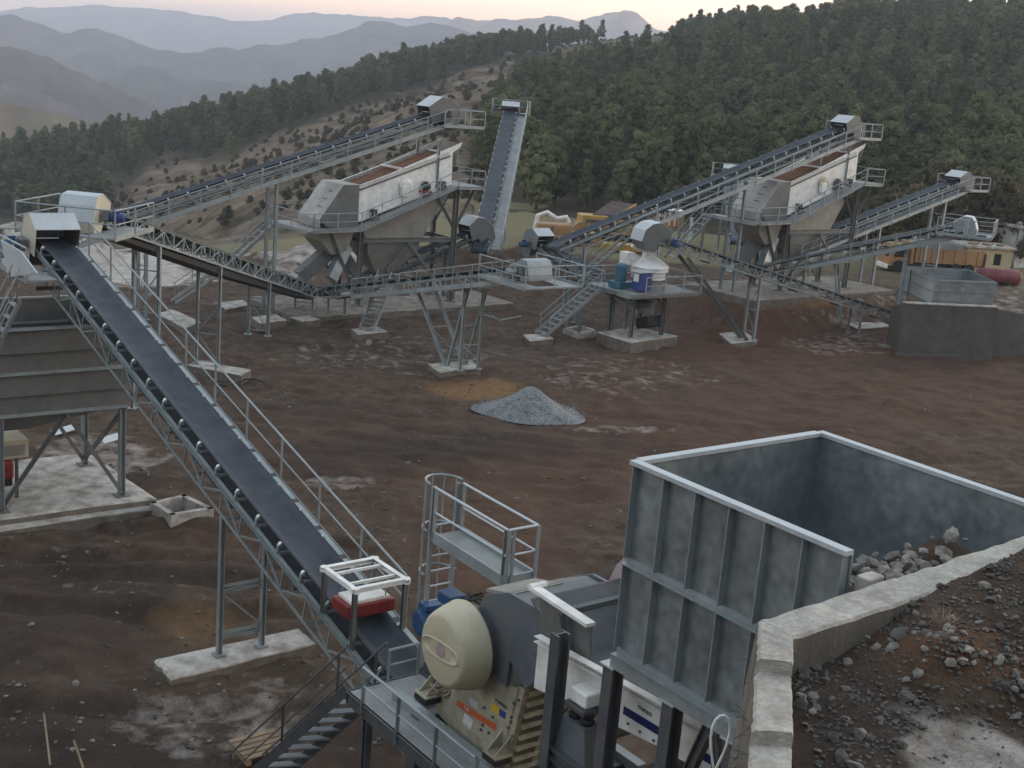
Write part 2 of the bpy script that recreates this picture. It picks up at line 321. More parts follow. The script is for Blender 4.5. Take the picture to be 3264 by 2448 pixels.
# colour masks given where they lie on the yard: centre and half-axes in photo pixels, found on the ground plane
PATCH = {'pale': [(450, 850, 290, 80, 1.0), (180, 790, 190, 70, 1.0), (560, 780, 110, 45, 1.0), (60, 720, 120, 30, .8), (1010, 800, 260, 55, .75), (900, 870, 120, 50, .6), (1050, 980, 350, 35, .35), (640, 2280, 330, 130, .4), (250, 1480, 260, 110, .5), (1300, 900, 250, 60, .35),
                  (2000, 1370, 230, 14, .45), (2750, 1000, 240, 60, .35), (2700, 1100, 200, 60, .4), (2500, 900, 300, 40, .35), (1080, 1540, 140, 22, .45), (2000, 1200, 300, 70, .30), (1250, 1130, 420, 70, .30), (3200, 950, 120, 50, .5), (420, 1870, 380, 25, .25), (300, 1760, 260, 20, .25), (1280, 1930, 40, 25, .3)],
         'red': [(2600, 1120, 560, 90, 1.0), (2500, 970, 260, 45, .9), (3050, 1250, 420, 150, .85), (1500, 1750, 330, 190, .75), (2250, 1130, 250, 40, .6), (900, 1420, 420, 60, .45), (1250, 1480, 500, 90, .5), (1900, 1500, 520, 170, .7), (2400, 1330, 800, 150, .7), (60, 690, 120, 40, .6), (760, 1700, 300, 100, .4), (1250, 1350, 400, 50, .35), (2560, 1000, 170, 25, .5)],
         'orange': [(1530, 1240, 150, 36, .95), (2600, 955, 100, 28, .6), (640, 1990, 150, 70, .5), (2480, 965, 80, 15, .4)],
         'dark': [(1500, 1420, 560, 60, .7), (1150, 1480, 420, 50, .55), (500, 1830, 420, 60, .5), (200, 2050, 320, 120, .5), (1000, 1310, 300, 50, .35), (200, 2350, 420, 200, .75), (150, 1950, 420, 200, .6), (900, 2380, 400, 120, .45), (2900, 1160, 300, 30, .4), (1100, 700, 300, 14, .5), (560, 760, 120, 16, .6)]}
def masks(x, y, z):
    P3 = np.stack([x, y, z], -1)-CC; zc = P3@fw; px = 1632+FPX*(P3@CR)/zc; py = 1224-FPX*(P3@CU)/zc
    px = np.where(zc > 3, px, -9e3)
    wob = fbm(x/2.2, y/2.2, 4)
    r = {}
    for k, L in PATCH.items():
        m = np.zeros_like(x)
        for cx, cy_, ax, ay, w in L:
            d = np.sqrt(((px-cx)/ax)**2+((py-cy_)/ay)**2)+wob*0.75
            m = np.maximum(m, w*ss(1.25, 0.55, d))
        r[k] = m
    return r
def soil_material():
    m = bpy.data.materials.new('yard_soil'); m.use_nodes = True; n = m.node_tree; b = n.nodes['Principled BSDF']; b.inputs['Roughness'].default_value = 0.95
    b.inputs['Specular IOR Level'].default_value = 0.25
    g = n.nodes.new('ShaderNodeNewGeometry')
    def noise(sc, det=6, ro=0.6):
        t = n.nodes.new('ShaderNodeTexNoise'); t.inputs['Scale'].default_value = sc; t.inputs['Detail'].default_value = det; t.inputs['Roughness'].default_value = ro
        n.links.new(g.outputs['Position'], t.inputs['Vector']); return t.outputs['Fac']
    def rng(src, a, bb, lo=0.0, hi=1.0):
        r = n.nodes.new('ShaderNodeMapRange'); r.inputs[1].default_value = a; r.inputs[2].default_value = bb; r.inputs[3].default_value = lo; r.inputs[4].default_value = hi
        n.links.new(src, r.inputs[0]); return r.outputs[0]
    def mix(f, A, B):
        x = n.nodes.new('ShaderNodeMix'); x.data_type = 'RGBA'
        if isinstance(f, float): x.inputs['Factor'].default_value = f
        else: n.links.new(f, x.inputs['Factor'])
        for s_, q in (('A', A), ('B', B)):
            if isinstance(q, tuple): x.inputs[s_].default_value = (*q, 1)
            else: n.links.new(q, x.inputs[s_])
        return x.outputs['Result']
    def att(nm):
        a = n.nodes.new('ShaderNodeAttribute'); a.attribute_name = nm; return a.outputs['Fac']
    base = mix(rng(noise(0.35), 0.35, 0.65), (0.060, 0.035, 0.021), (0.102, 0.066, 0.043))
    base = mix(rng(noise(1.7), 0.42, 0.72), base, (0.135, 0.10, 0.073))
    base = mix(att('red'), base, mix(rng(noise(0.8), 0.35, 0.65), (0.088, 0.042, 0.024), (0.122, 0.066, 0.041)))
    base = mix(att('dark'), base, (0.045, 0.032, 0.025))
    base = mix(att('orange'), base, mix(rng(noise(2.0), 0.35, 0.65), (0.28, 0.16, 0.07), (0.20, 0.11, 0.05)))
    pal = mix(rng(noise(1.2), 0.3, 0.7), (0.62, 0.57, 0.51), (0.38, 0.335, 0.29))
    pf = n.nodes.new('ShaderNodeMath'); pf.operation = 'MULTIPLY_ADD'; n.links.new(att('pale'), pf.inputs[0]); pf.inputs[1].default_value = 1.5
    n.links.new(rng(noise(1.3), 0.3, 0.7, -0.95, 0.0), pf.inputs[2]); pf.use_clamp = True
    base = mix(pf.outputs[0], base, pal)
    base = mix(att('meadow'), base, mix(rng(noise(0.25), 0.3, 0.7), (0.225, 0.185, 0.098), (0.185, 0.165, 0.088)))
    # stone fragments lying in the soil
    vo = n.nodes.new('ShaderNodeTexVoronoi'); vo.inputs['Scale'].default_value = 7.0; n.links.new(g.outputs['Position'], vo.inputs['Vector'])
    thr = rng(noise(0.9, 4), 0.45, 0.75, 0.0, 0.22)
    ls = n.nodes.new('ShaderNodeMath'); ls.operation = 'LESS_THAN'; n.links.new(vo.outputs['Distance'], ls.inputs[0]); n.links.new(thr, ls.inputs[1])
    inv = n.nodes.new('ShaderNodeMath'); inv.operation = 'SUBTRACT'; inv.inputs[0].default_value = 1.0; n.links.new(att('meadow'), inv.inputs[1])
    fr = n.nodes.new('ShaderNodeMath'); fr.operation = 'MULTIPLY'; n.links.new(ls.outputs[0], fr.inputs[0]); n.links.new(inv.outputs[0], fr.inputs[1])
    f2 = n.nodes.new('ShaderNodeMath'); f2.operation = 'MULTIPLY'; n.links.new(fr.outputs[0], f2.inputs[0]); f2.inputs[1].default_value = 0.55
    base = mix(f2.outputs[0], base, (0.20, 0.175, 0.155))
    fine = rng(noise(22, 6, 0.75), 0.32, 0.68, 0.62, 1.38)
    vm = n.nodes.new('ShaderNodeVectorMath'); vm.operation = 'SCALE'; n.links.new(base, vm.inputs[0]); n.links.new(fine, vm.inputs['Scale'])
    n.links.new(vm.outputs[0], b.inputs['Base Color'])
    bp = n.nodes.new('ShaderNodeBump'); bp.inputs['Strength'].default_value = 0.7; bp.inputs['Distance'].default_value = 0.22
    n.links.new(noise(7, 10, 0.78), bp.inputs['Height']); n.links.new(bp.outputs[0], b.inputs['Normal'])
    return m
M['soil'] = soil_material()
def grid_mesh(name, X, Y, Z, m, attrs=None, base=None):
    ny, nx = X.shape; v = np.stack([X, Y, Z], -1).reshape(-1, 3)*S
    idx = np.arange(nx*ny).reshape(ny, nx); q = np.stack([idx[:-1, :-1], idx[:-1, 1:], idx[1:, 1:], idx[1:, :-1]], -1).reshape(-1, 4)
    me = bpy.data.meshes.new(name); me.vertices.add(len(v)); me.vertices.foreach_set('co', v.astype(np.float32).ravel())
    me.loops.add(q.size); me.loops.foreach_set('vertex_index', q.astype(np.int32).ravel())
    me.polygons.add(len(q)); me.polygons.foreach_set('loop_start', np.arange(0, q.size, 4, dtype=np.int32))
    me.polygons.foreach_set('use_smooth', np.ones(len(q), bool))
    me.update(calc_edges=True); me.materials.append(m)
    for k, a in (attrs or {}).items():
        at = me.attributes.new(k, 'FLOAT', 'POINT'); at.data.foreach_set('value', a.astype(np.float32).ravel())
    o = bpy.data.objects.new(name, me); COL.objects.link(o); return o
gx = np.concatenate([np.linspace(-85, -34, 90)[:-1], np.linspace(-34, 34, 340)[:-1], np.linspace(34, 85, 90)])
gy = np.concatenate([np.linspace(-25, 17, 70)[:-1], np.linspace(17, 80, 330)[:-1], np.linspace(80, 116, 90)])
X, Y = np.meshgrid(gx, gy); Z = ground_z(X, Y)
mk_ = masks(X, Y, Z)
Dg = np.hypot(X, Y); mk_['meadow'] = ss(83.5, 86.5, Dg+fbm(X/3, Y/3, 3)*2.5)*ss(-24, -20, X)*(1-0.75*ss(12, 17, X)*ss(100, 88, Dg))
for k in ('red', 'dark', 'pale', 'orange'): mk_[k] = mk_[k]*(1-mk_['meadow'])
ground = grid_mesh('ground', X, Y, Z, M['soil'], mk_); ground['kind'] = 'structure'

# unseen slope added behind the viewpoint to hold back horizon light
QX, QY = np.meshgrid(np.linspace(-130, 130, 110), np.linspace(-95, -3, 50)); qz = added_back_slope(QX, QY)
qs = grid_mesh('light_block_slope', QX, QY, qz, M['soil'], {k: QX*0+(0.3 if k == 'pale' else 0.0) for k in ('red', 'dark', 'pale', 'orange', 'meadow')}); qs['kind'] = 'structure'
# ---- forested hill
def hill_px(x, y, z):
    P3 = np.stack([x, y, z], -1)-CC; zc = P3@fw; return 1632+FPX*(P3@CR)/zc, 1224-FPX*(P3@CU)/zc
BX = [300, 428, 542, 646, 746, 845, 970, 1100, 1300, 1420, 1530, 1700, 1850, 1950, 2160]; BY = [640, 575, 500, 530, 480, 445, 420, 360, 300, 262, 222, 175, 140, 110, 60]     # upper edge of the bare slope
LX = [300, 1480, 1530, 1580, 1700, 1850, 1950, 2100, 2160]; LY = [900, 900, 520, 330, 258, 230, 190, 165, 135]                                           # its lower edge
def bare(px, py, wob):
    up = np.interp(px, BX, BY); lo = np.interp(px, LX, LY)
    m = ss(-22, 14, py-up+wob*70)*ss(-12, 22, lo-py+wob*40)*ss(300, 420, px)*ss(2190, 2130, px)
    t = ss(1.2, 0.6, np.sqrt(((px-2560)/230)**2+((py-52)/34)**2)+wob*0.8)*0.8
    return np.maximum(m, t)
na, nr = 330, 130
aa = np.linspace(_az(-750), _az(4250), na); sr = np.concatenate([np.linspace(0, 1.0, nr-26), np.linspace(1.02, 1.9, 26)])
A2, S2 = np.meshgrid(aa, sr); d0 = footd(A2); d1 = np.interp(A2, RA, RD); DD = d0+(d1-d0)*S2
npre = 26; tt = np.linspace(0, 1, npre, endpoint=False)[:, None]; dpre = (np.minimum(np.interp(aa, EA, ED), footd(aa)-3)-6)[None, :]
DD = np.concatenate([dpre+(footd(aa)[None, :]-dpre)*tt, DD]); A2 = np.concatenate([np.repeat(aa[None, :], npre, 0), A2])
HX = DD*np.sin(A2); HY = DD*np.cos(A2); HZ = hill_z(HX, HY)
hpx, hpy = hill_px(HX, HY, HZ); bm_ = bare(hpx, hpy, fbm(HX/12, HY/12, 4))
HZ = HZ+bm_*fbm(HX/5, HY/5, 3)*1.3
def hill_material():
    m = bpy.data.materials.new('hillside_soil'); m.use_nodes = True; n = m.node_tree; b = n.nodes['Principled BSDF']; b.inputs['Roughness'].default_value = 1.0
    b.inputs['Specular IOR Level'].default_value = 0.1
    g = n.nodes.new('ShaderNodeNewGeometry')
    def noise(sc, det=6):
        t = n.nodes.new('ShaderNodeTexNoise'); t.inputs['Scale'].default_value = sc; t.inputs['Detail'].default_value = det; t.inputs['Roughness'].default_value = 0.65
        n.links.new(g.outputs['Position'], t.inputs['Vector']); return t.outputs['Fac']
    def ramp(src, stops):
        r = n.nodes.new('ShaderNodeValToRGB'); el = r.color_ramp.elements; el[0].position = stops[0][0]; el[0].color = (*stops[0][1], 1); el[1].position = stops[-1][0]; el[1].color = (*stops[-1][1], 1)
        for p_, c in stops[1:-1]: q = el.new(p_); q.color = (*c, 1)
        n.links.new(src, r.inputs[0]); return r.outputs[0]
    dry = ramp(noise(0.16, 9), [(0.36, (0.055, 0.052, 0.034)), (0.45, (0.115, 0.085, 0.056)), (0.56, (0.18, 0.135, 0.097)), (0.7, (0.26, 0.21, 0.165))])
    floor_ = ramp(noise(0.2, 5), [(0.35, (0.045, 0.045, 0.027)), (0.7, (0.10, 0.082, 0.055))])
    at = n.nodes.new('ShaderNodeAttribute'); at.attribute_name = 'bare'
    x = n.nodes.new('ShaderNodeMix'); x.data_type = 'RGBA'; n.links.new(at.outputs['Fac'], x.inputs['Factor']); n.links.new(floor_, x.inputs['A']); n.links.new(dry, x.inputs['B'])
    n.links.new(x.outputs['Result'], b.inputs['Base Color'])
    bp = n.nodes.new('ShaderNodeBump'); bp.inputs['Strength'].default_value = 0.8; bp.inputs['Distance'].default_value = 0.8; n.links.new(noise(0.5, 8), bp.inputs['Height']); n.links.new(bp.outputs[0], b.inputs['Normal'])
    return m
hill = grid_mesh('hill', HX, HY, HZ, hill_material(), {'bare': bm_}); hill['kind'] = 'structure'

# ---- trees: tapered trunk with limbs, crown of many needle tufts
def foliage(name, c1, c2):
    m = bpy.data.materials.new(name); m.use_nodes = True; n = m.node_tree; b = n.nodes['Principled BSDF']; b.inputs['Roughness'].default_value = 0.8; b.inputs['Specular IOR Level'].default_value = 0.2
    oi = n.nodes.new('ShaderNodeObjectInfo'); g = n.nodes.new('ShaderNodeNewGeometry'); t = n.nodes.new('ShaderNodeTexNoise'); t.inputs['Scale'].default_value = 0.9; t.inputs['Detail'].default_value = 3
    n.links.new(g.outputs['Position'], t.inputs['Vector'])
    a = n.nodes.new('ShaderNodeMath'); a.operation = 'MULTIPLY_ADD'; a.inputs[1].default_value = 0.7; n.links.new(oi.outputs['Random'], a.inputs[0])
    sb = n.nodes.new('ShaderNodeMapRange'); sb.inputs[1].default_value = 0.3; sb.inputs[2].default_value = 0.7; sb.inputs[3].default_value = 0; sb.inputs[4].default_value = 0.35; n.links.new(t.outputs['Fac'], sb.inputs[0]); n.links.new(sb.outputs[0], a.inputs[2])
    r = n.nodes.new('ShaderNodeValToRGB'); r.color_ramp.elements[0].color = (*c1, 1); r.color_ramp.elements[1].color = (*c2, 1); n.links.new(a.outputs[0], r.inputs[0]); n.links.new(r.outputs[0], b.inputs['Base Color'])
    tr = n.nodes.new('ShaderNodeBsdfTranslucent'); n.links.new(r.outputs[0], tr.inputs['Color']); mx = n.nodes.new('ShaderNodeMixShader'); mx.inputs[0].default_value = 0.25
    n.links.new(b.outputs[0], mx.inputs[1]); n.links.new(tr.outputs[0], mx.inputs[2]); n.links.new(mx.outputs[0], n.nodes['Material Output'].inputs['Surface'])
    return m
M['pine'] = foliage('pine_needles', (0.048, 0.064, 0.034), (0.165, 0.175, 0.088))
M['scrub'] = foliage('scrub_leaves', (0.058, 0.058, 0.036), (0.13, 0.112, 0.068))
M['russet'] = foliage('russet_leaves', (0.075, 0.070, 0.042), (0.15, 0.125, 0.072))
M['bark'] = mat('pine_bark', (0.075, 0.058, 0.045), 0.95, 0, 0.3, 6, 0.2, 20)
def crown_mesh(name, seed, w, h, z0, nclump, ntuft, tuft, m, shape='pine'):
    rg = np.random.default_rng(seed); V = []; F = []
    cl = []
    for i in range(nclump):
        t = (i+0.5)/nclump; zz = z0+(h-z0)*t
        if shape == 'pine': rad = w/2*(0.35+0.65*math.sin(math.pi*min(1, (0.16+0.86*t))))*(1.0-0.35*t)
        else: rad = w/2*math.sin(math.pi*(0.25+0.7*t))
        ang = i*2.399+rg.random()*0.8; rr = rad*math.sqrt(rg.random())*0.72
        cr = w*(0.17+0.10*rg.random())*(1.05-0.35*t)
        cl.append((rr*math.cos(ang), rr*math.sin(ang), zz, cr))
    cl.append((0, 0, h-0.5*w*0.2, w*0.16))
    for (cx, cy_, cz, cr) in cl:
        # inner leafy mass
        bm = bmesh.new(); bmesh.ops.create_icosphere(bm, subdivisions=1, radius=1)
        o = len(V)
        for q in bm.verts:
            k = cr*(0.62+0.25*rg.random()); V.append((cx+q.co.x*k, cy_+q.co.y*k, cz+q.co.z*k*0.8))
        for p in bm.faces: F.append(tuple(o+q.index for q in p.verts))
        bm.free()
        for j in range(ntuft):
            d = rg.normal(size=3); d[2] = d[2]*0.9+0.25; d /= np.linalg.norm(d)
            c = np.array([cx, cy_, cz])+d*cr*np.array([1, 1, .82])*(0.72+0.42*rg.random())
            nn = d+rg.normal(size=3)*0.45; nn /= np.linalg.norm(nn)
            s_ = np.cross(nn, rg.normal(size=3)); s_ /= np.linalg.norm(s_); t_ = np.cross(nn, s_); k = tuft*(0.6+0.8*rg.random())
            o = len(V)
            V += [tuple(c+s_*k), tuple(c+t_*k*0.55+nn*k*0.25), tuple(c-s_*k), tuple(c-t_*k*0.55+nn*k*0.1)]; F.append((o, o+1, o+2, o+3))
    return mesh(name, V, F, m, smooth=False)
def trunk_mesh(name, seed, h, r, m='bark'):
    rg = np.random.default_rng(seed); lean = rg.normal(size=2)*0.05
    pts = [(lean[0]*k*h, lean[1]*k*h, -0.4+(h+0.4)*k) for k in np.linspace(0, 1, 5)]
    v = []; f = []; n = 6
    for i, p in enumerate(pts):
        rr = r*(1-0.75*i/4)
        for k in range(n): a = 2*math.pi*k/n; v.append((p[0]+rr*math.cos(a), p[1]+rr*math.sin(a), p[2]))
    for j in range(4):
        for k in range(n): f.append((j*n+k, j*n+(k+1) % n, (j+1)*n+(k+1) % n, (j+1)*n+k))
    parts = [(v, f)]
    for k in range(6):
        t = 0.42+0.09*k; a = k*2.4+rg.random(); p = np.array([lean[0]*t*h, lean[1]*t*h, h*t]); q = p+np.array([math.cos(a), math.sin(a), 0.5])*h*0.17
        parts.append(cyl(p, q, r*0.28, 4, r*0.1))
    v, f = join(*parts); return mesh(name, v, f, m, smooth=True)
PINES = [(crown_mesh('crown', 10+i, w, h, z0, 17, 58, 0.155, M['pine']), trunk_mesh('trunk', 10+i, h*0.85, 0.14)) for i, (w, h, z0) in enumerate([(3.3, 5.2, 1.1), (2.7, 5.8, 1.5), (3.6, 4.7, 0.9), (2.3, 4.4, 1.1), (3.0, 6.2, 1.7), (2.0, 5.4, 1.6), (3.9, 5.6, 1.2)])]
SCRUB = [(crown_mesh('crown', 40+i, w, h, 0.15, 9, 46, 0.13, M[mt], 'bush'), trunk_mesh('trunk', 40+i, h*0.6, 0.06)) for i, (w, h, mt) in enumerate([(2.0, 1.3, 'scrub'), (1.5, 1.0, 'scrub'), (1.7, 1.5, 'scrub')])]
RUSSET = [(crown_mesh('crown', 60+i, 3.2, 4.2, 0.8, 17, 60, 0.15, M['russet'], 'bush'), trunk_mesh('trunk', 60+i, 3.2, 0.12)) for i in range(2)]
# positions
N = 13500
Dt = np.sqrt(RNG.random(N)*(452**2-104**2)+104**2); At = RNG.uniform(_az(-120), _az(3420), N)
tx = Dt*np.sin(At); ty = Dt*np.cos(At)
order = np.argsort(Dt); keep = []; cell = {}
for i in order:
    r_ = 2.05+0.0022*(Dt[i]-104); cx, cy_ = int(tx[i]//3), int(ty[i]//3); ok = True
    for ax in (-1, 0, 1):
        for ay in (-1, 0, 1):
            for j in cell.get((cx+ax, cy_+ay), ()):
                if (tx[i]-tx[j])**2+(ty[i]-ty[j])**2 < r_*r_: ok = False; break
            if not ok: break
        if not ok: break
    if ok: cell.setdefault((cx, cy_), []).append(i); keep.append(i)
keep = np.array(keep); tx = tx[keep]; ty = ty[keep]; Dt = Dt[keep]; At = At[keep]
sfr = (Dt-footd(At))/(np.interp(At, RA, RD)-footd(At)); tz = hill_z(tx, ty)
tpx, tpy = hill_px(tx, ty, tz); bt = bare(tpx, tpy, fbm(tx/12, ty/12, 4))
ok = (sfr > 0.012) & (sfr < 1.0); rnd = RNG.random(len(tx))
istree = ok & ((bt < 0.35) | ((rnd < 0.03) & (bt < 0.98)))
istree &= ~((tpx < 1640) & (tpx > 900) & (sfr < 0.05))
isscrub = ok & ~istree & (rnd < 0.75)
scale = 0.68+0.62*RNG.random(len(tx)); scale *= np.where(bt > 0.35, 0.72, 1.0)*np.where(tpx < 700, 0.92, 1.0)*(1-0.22*ss(0.9, 1.0, sfr))
yaw = RNG.random(len(tx))*6.283
def place_tree(name, pr, x, y, z, sc, ya, label, cat, group):
    o = bpy.data.objects.new(name, None); COL.objects.link(o); o.location = (x*S, y*S, z*S); o.rotation_euler[2] = ya; o.scale = (sc, sc, sc*1.02); o.empty_display_size = 0.3
    o['label'] = label; o['category'] = cat; o['group'] = group
    for nm, me in (('crown', pr[0]), ('trunk', pr[1])):
        c = bpy.data.objects.new(nm, me); COL.objects.link(c); c.parent = o
ti = np.where(istree & (tpx > -60) & (tpx < 3330))[0]; ti = ti[np.argsort(Dt[ti])]; indiv = ti[:280]
for i in indiv:
    pr = PINES[int(rnd[i]*997) % 7]
    place_tree('pine_tree', pr, tx[i], ty[i], tz[i]-0.1, scale[i], yaw[i], 'round-topped green pine at the foot of the forested hillside, beyond the dry meadow', 'tree', 'pines along the lower edge of the forest')
def instancer(name, idx, protos, label, cat, sc_mul=1.0):
    pts = np.stack([tx[idx], ty[idx], tz[idx]-0.1], -1)*S
    me = bpy.data.meshes.new(name); me.from_pydata(pts.tolist(), [], [])
    for k, a in (('sc', scale[idx]*sc_mul), ('ya', yaw[idx])):
        at = me.attributes.new(k, 'FLOAT', 'POINT'); at.data.foreach_set('value', a.astype(np.float32))
    at = me.attributes.new('pick', 'INT', 'POINT'); at.data.foreach_set('value', RNG.integers(0, len(protos), len(idx)).astype(np.int32))
    o = bpy.data.objects.new(name, me); COL.objects.link(o); o['kind'] = 'stuff'; o['label'] = label; o['category'] = cat
    ng = bpy.data.node_groups.new(name, 'GeometryNodeTree'); ng.interface.new_socket('Geometry', in_out='INPUT', socket_type='NodeSocketGeometry'); ng.interface.new_socket('Geometry', in_out='OUTPUT', socket_type='NodeSocketGeometry')
    gi = ng.nodes.new('NodeGroupInput'); go = ng.nodes.new('NodeGroupOutput'); ip = ng.nodes.new('GeometryNodeInstanceOnPoints'); jn = ng.nodes.new('GeometryNodeJoinGeometry')
    for pr in reversed(protos):
        oi = ng.nodes.new('GeometryNodeObjectInfo'); oi.inputs['Object'].default_value = pr; oi.transform_space = 'ORIGINAL'; oi.inputs['As Instance'].default_value = True
        ng.links.new(oi.outputs['Geometry'], jn.inputs[0])
    def attr(nm, ty_):
        a = ng.nodes.new('GeometryNodeInputNamedAttribute'); a.data_type = ty_; a.inputs['Name'].default_value = nm; return a.outputs['Attribute']
    ng.links.new(gi.outputs[0], ip.inputs['Points']); ng.links.new(jn.outputs[0], ip.inputs['Instance']); ip.inputs['Pick Instance'].default_value = True
    ng.links.new(attr('pick', 'INT'), ip.inputs['Instance Index'])
    cx = ng.nodes.new('ShaderNodeCombineXYZ'); ng.links.new(attr('ya', 'FLOAT'), cx.inputs['Z']); ng.links.new(cx.outputs[0], ip.inputs['Rotation'])
    ng.links.new(attr('sc', 'FLOAT'), ip.inputs['Scale']); ng.links.new(ip.outputs[0], go.inputs[0])
    md = o.modifiers.new('scatter', 'NODES'); md.node_group = ng; return o
first = {}
for ob in list(COL.objects):
    if ob.type == 'MESH' and ob.name.startswith('crown'):
        first.setdefault(ob.data.name, ob)
rest = ti[280:]
forest = instancer('forest', np.concatenate([rest, np.where(istree & ((tpx <= -60) | (tpx >= 3330)))[0]]), [first[p[0].name] for p in PINES if p[0].name in first], 'dense green pine forest covering the upper hillside up to the skyline', 'forest')
# scrub: a few dozen bushes as things, the rest as ground cover
si = np.where(isscrub & (tpx > 250) & (tpx < 2250))[0]; si = si[np.argsort(Dt[si])]
for i in si[:60]:
    place_tree('bush', SCRUB[int(rnd[i]*997) % 3], tx[i], ty[i], tz[i], scale[i]*1.15, yaw[i], 'low dark bush on the bare brown slope beyond the stockpile conveyors', 'bush', 'bushes on the bare slope')
for ob in list(COL.objects):
    if ob.type == 'MESH' and ob.name.startswith('crown'): first.setdefault(ob.data.name, ob)
instancer('scrub', si[60:], [first[p[0].name] for p in SCRUB], 'low dark scrub dotting the bare brown slope under the ridge', 'scrub', 1.05)
# russet trees right of the second screen
for k, (px, py, D, sc) in enumerate([(2760, 800, 101, 1.0), (2830, 770, 103, 1.15), (2900, 790, 100, 1.25), (3010, 770, 99, 1.3), (3090, 760, 101, 1.5), (3180, 740, 103, 1.45), (3250, 745, 101, 1.2), (2640, 780, 103, 0.9), (2960, 730, 108, 1.6), (3140, 690, 110, 1.5)]):
    d = ray(px, py); x, y = d[0]/math.hypot(d[0], d[1])*D, d[1]/math.hypot(d[0], d[1])*D
    place_tree('broadleaf_tree', RUSSET[k % 2], x, y, float(ground_z(np.array(x), np.array(y)))-0.1, sc, k*1.3, 'brownish autumn tree behind the site huts, in front of the pines', 'tree', 'autumn trees behind the site huts')

# ---- distant ranges
def range_mat(name, c1, c2):
    m = mat(name, c1, 1.0, 0, 0.3, 0.006, 0.2, 0.03, dirt=c2, dirtamt=0.5, spec=0.0); return m
def mountain(name, prof, D, base_z, depth, c1, c2, seed, rough=1.9):
    px = np.array([p[0] for p in prof], float); py = np.array([p[1] for p in prof], float)
    n = 220; xs = np.linspace(px[0], px[-1], n); ys = np.interp(xs, px, py)
    k = np.ones(5)/5; ys = np.convolve(np.pad(ys, 2, mode='edge'), k, 'valid')+fbm(xs/60+seed*3.1, xs*0+seed, 5)*13
    ax = []; el = []
    for a, b in zip(xs, ys):
        d = ray(a, b); ax.append(math.atan2(d[0], d[1])); el.append(d[2]/math.hypot(d[0], d[1]))
    ax = np.array(ax); zr = CAMZ+D*np.array(el)
    rows = np.concatenate([np.linspace(0, 1, 46), np.linspace(1.03, 1.5, 8)]); A_, R_ = np.meshgrid(ax, rows); ZR = np.meshgrid(zr, rows)[0]
    DD_ = D-depth*(1-R_); Xm = DD_*np.sin(A_); Ym = DD_*np.cos(A_); sc = np.clip(R_, 0, 1)
    sp = depth*0.22; rid = np.abs(fbm(Xm/sp+seed*7.7, Ym/sp*0.6+seed, 4))
    Zm = base_z+(ZR-base_z)*(sc**1.25)-(rid-0.15)*depth*0.16*(4*sc*(1-sc))*rough
    Zm = Zm+fbm(Xm/(sp*0.25)+seed, Ym/(sp*0.25), 3)*depth*0.006*np.where(R_ < 1.2, 1, 0.5)
    Zm = np.where(R_ > 1, Zm-(R_-1)*depth*0.5, Zm)
    o = grid_mesh(name, Xm, Ym, Zm, range_mat(name+'_soil', c1, c2)); o['kind'] = 'structure'; return o
DRY = (0.10, 0.082, 0.072); SCR = (0.045, 0.047, 0.045)
mountain('foothill', [(-500, 260), (-200, 300), (0, 322), (110, 345), (200, 372), (350, 402), (520, 440), (700, 470)], 640, -120, 260, (0.20, 0.155, 0.10), (0.085, 0.07, 0.05), 1, 1.2)
mountain('near_range', [(-700, 120), (-200, 132), (0, 147), (100, 158), (200, 206), (300, 256), (400, 300), (500, 345), (620, 385), (800, 430), (1000, 450)], 1250, -150, 620, DRY, SCR, 2)
mountain('valley_spur', [(200, 300), (350, 237), (400, 218), (460, 208), (520, 222), (600, 250), (760, 270), (950, 290), (1200, 330)], 1700, -150, 500, DRY, SCR, 3)
mountain('middle_range', [(-600, 20), (-150, 42), (0, 47), (60, 50), (130, 82), (205, 101), (270, 88), (315, 92), (390, 122), (500, 163), (620, 170), (740, 152), (900, 142), (1030, 126), (1110, 95), (1190, 72), (1240, 76), (1300, 90), (1358, 62), (1420, 85), (1500, 110), (1600, 118), (1750, 118), (2100, 130)], 2300, -170, 900, DRY, SCR, 4)
mountain('flat_topped_range', [(1200, 120), (1390, 80), (1440, 58), (1500, 56), (1560, 66), (1640, 62), (1750, 58), (1850, 62), (1920, 50), (1990, 37), (2030, 42), (2062, 72), (2090, 98), (2140, 112), (2300, 130)], 3300, -170, 1100, (0.30, 0.20, 0.15), DRY, 5)
mountain('far_range', [(-900, 60), (-300, 40), (0, 32), (160, 26), (350, 18), (480, 22), (620, 42), (720, 60), (860, 66), (950, 48), (1100, 40), (1300, 52), (1700, 70), (2400, 120), (3300, 200)], 5400, -170, 1800, DRY, SCR, 6, 0.7)
vx, vy = np.meshgrid(np.linspace(-7500, 7500, 80), np.linspace(330, 5700, 80))
valley = grid_mesh('valley_floor', vx, vy, -150+fbm(vx/300, vy/300, 3)*20-np.maximum(0, 900-vy)*0.02, range_mat('valley_soil', DRY, SCR)); valley['kind'] = 'structure'
# ---- evening haze
hz = bpy.data.materials.new('evening_haze'); hz.use_nodes = True; hn = hz.node_tree; hn.nodes.clear()
ho = hn.nodes.new('ShaderNodeOutputMaterial'); hv = hn.nodes.new('ShaderNodeVolumePrincipled')
hv.inputs['Color'].default_value = (0.70, 0.76, 0.86, 1); hv.inputs['Density'].default_value = HAZE; hv.inputs['Anisotropy'].default_value = 0.0
hn.links.new(hv.outputs[0], ho.inputs['Volume'])
o = single('haze', box((0, 2850, -31), 16000, 6100, 368), hz, kind='stuff', label='thin bluish evening haze filling the valley', cat='haze')
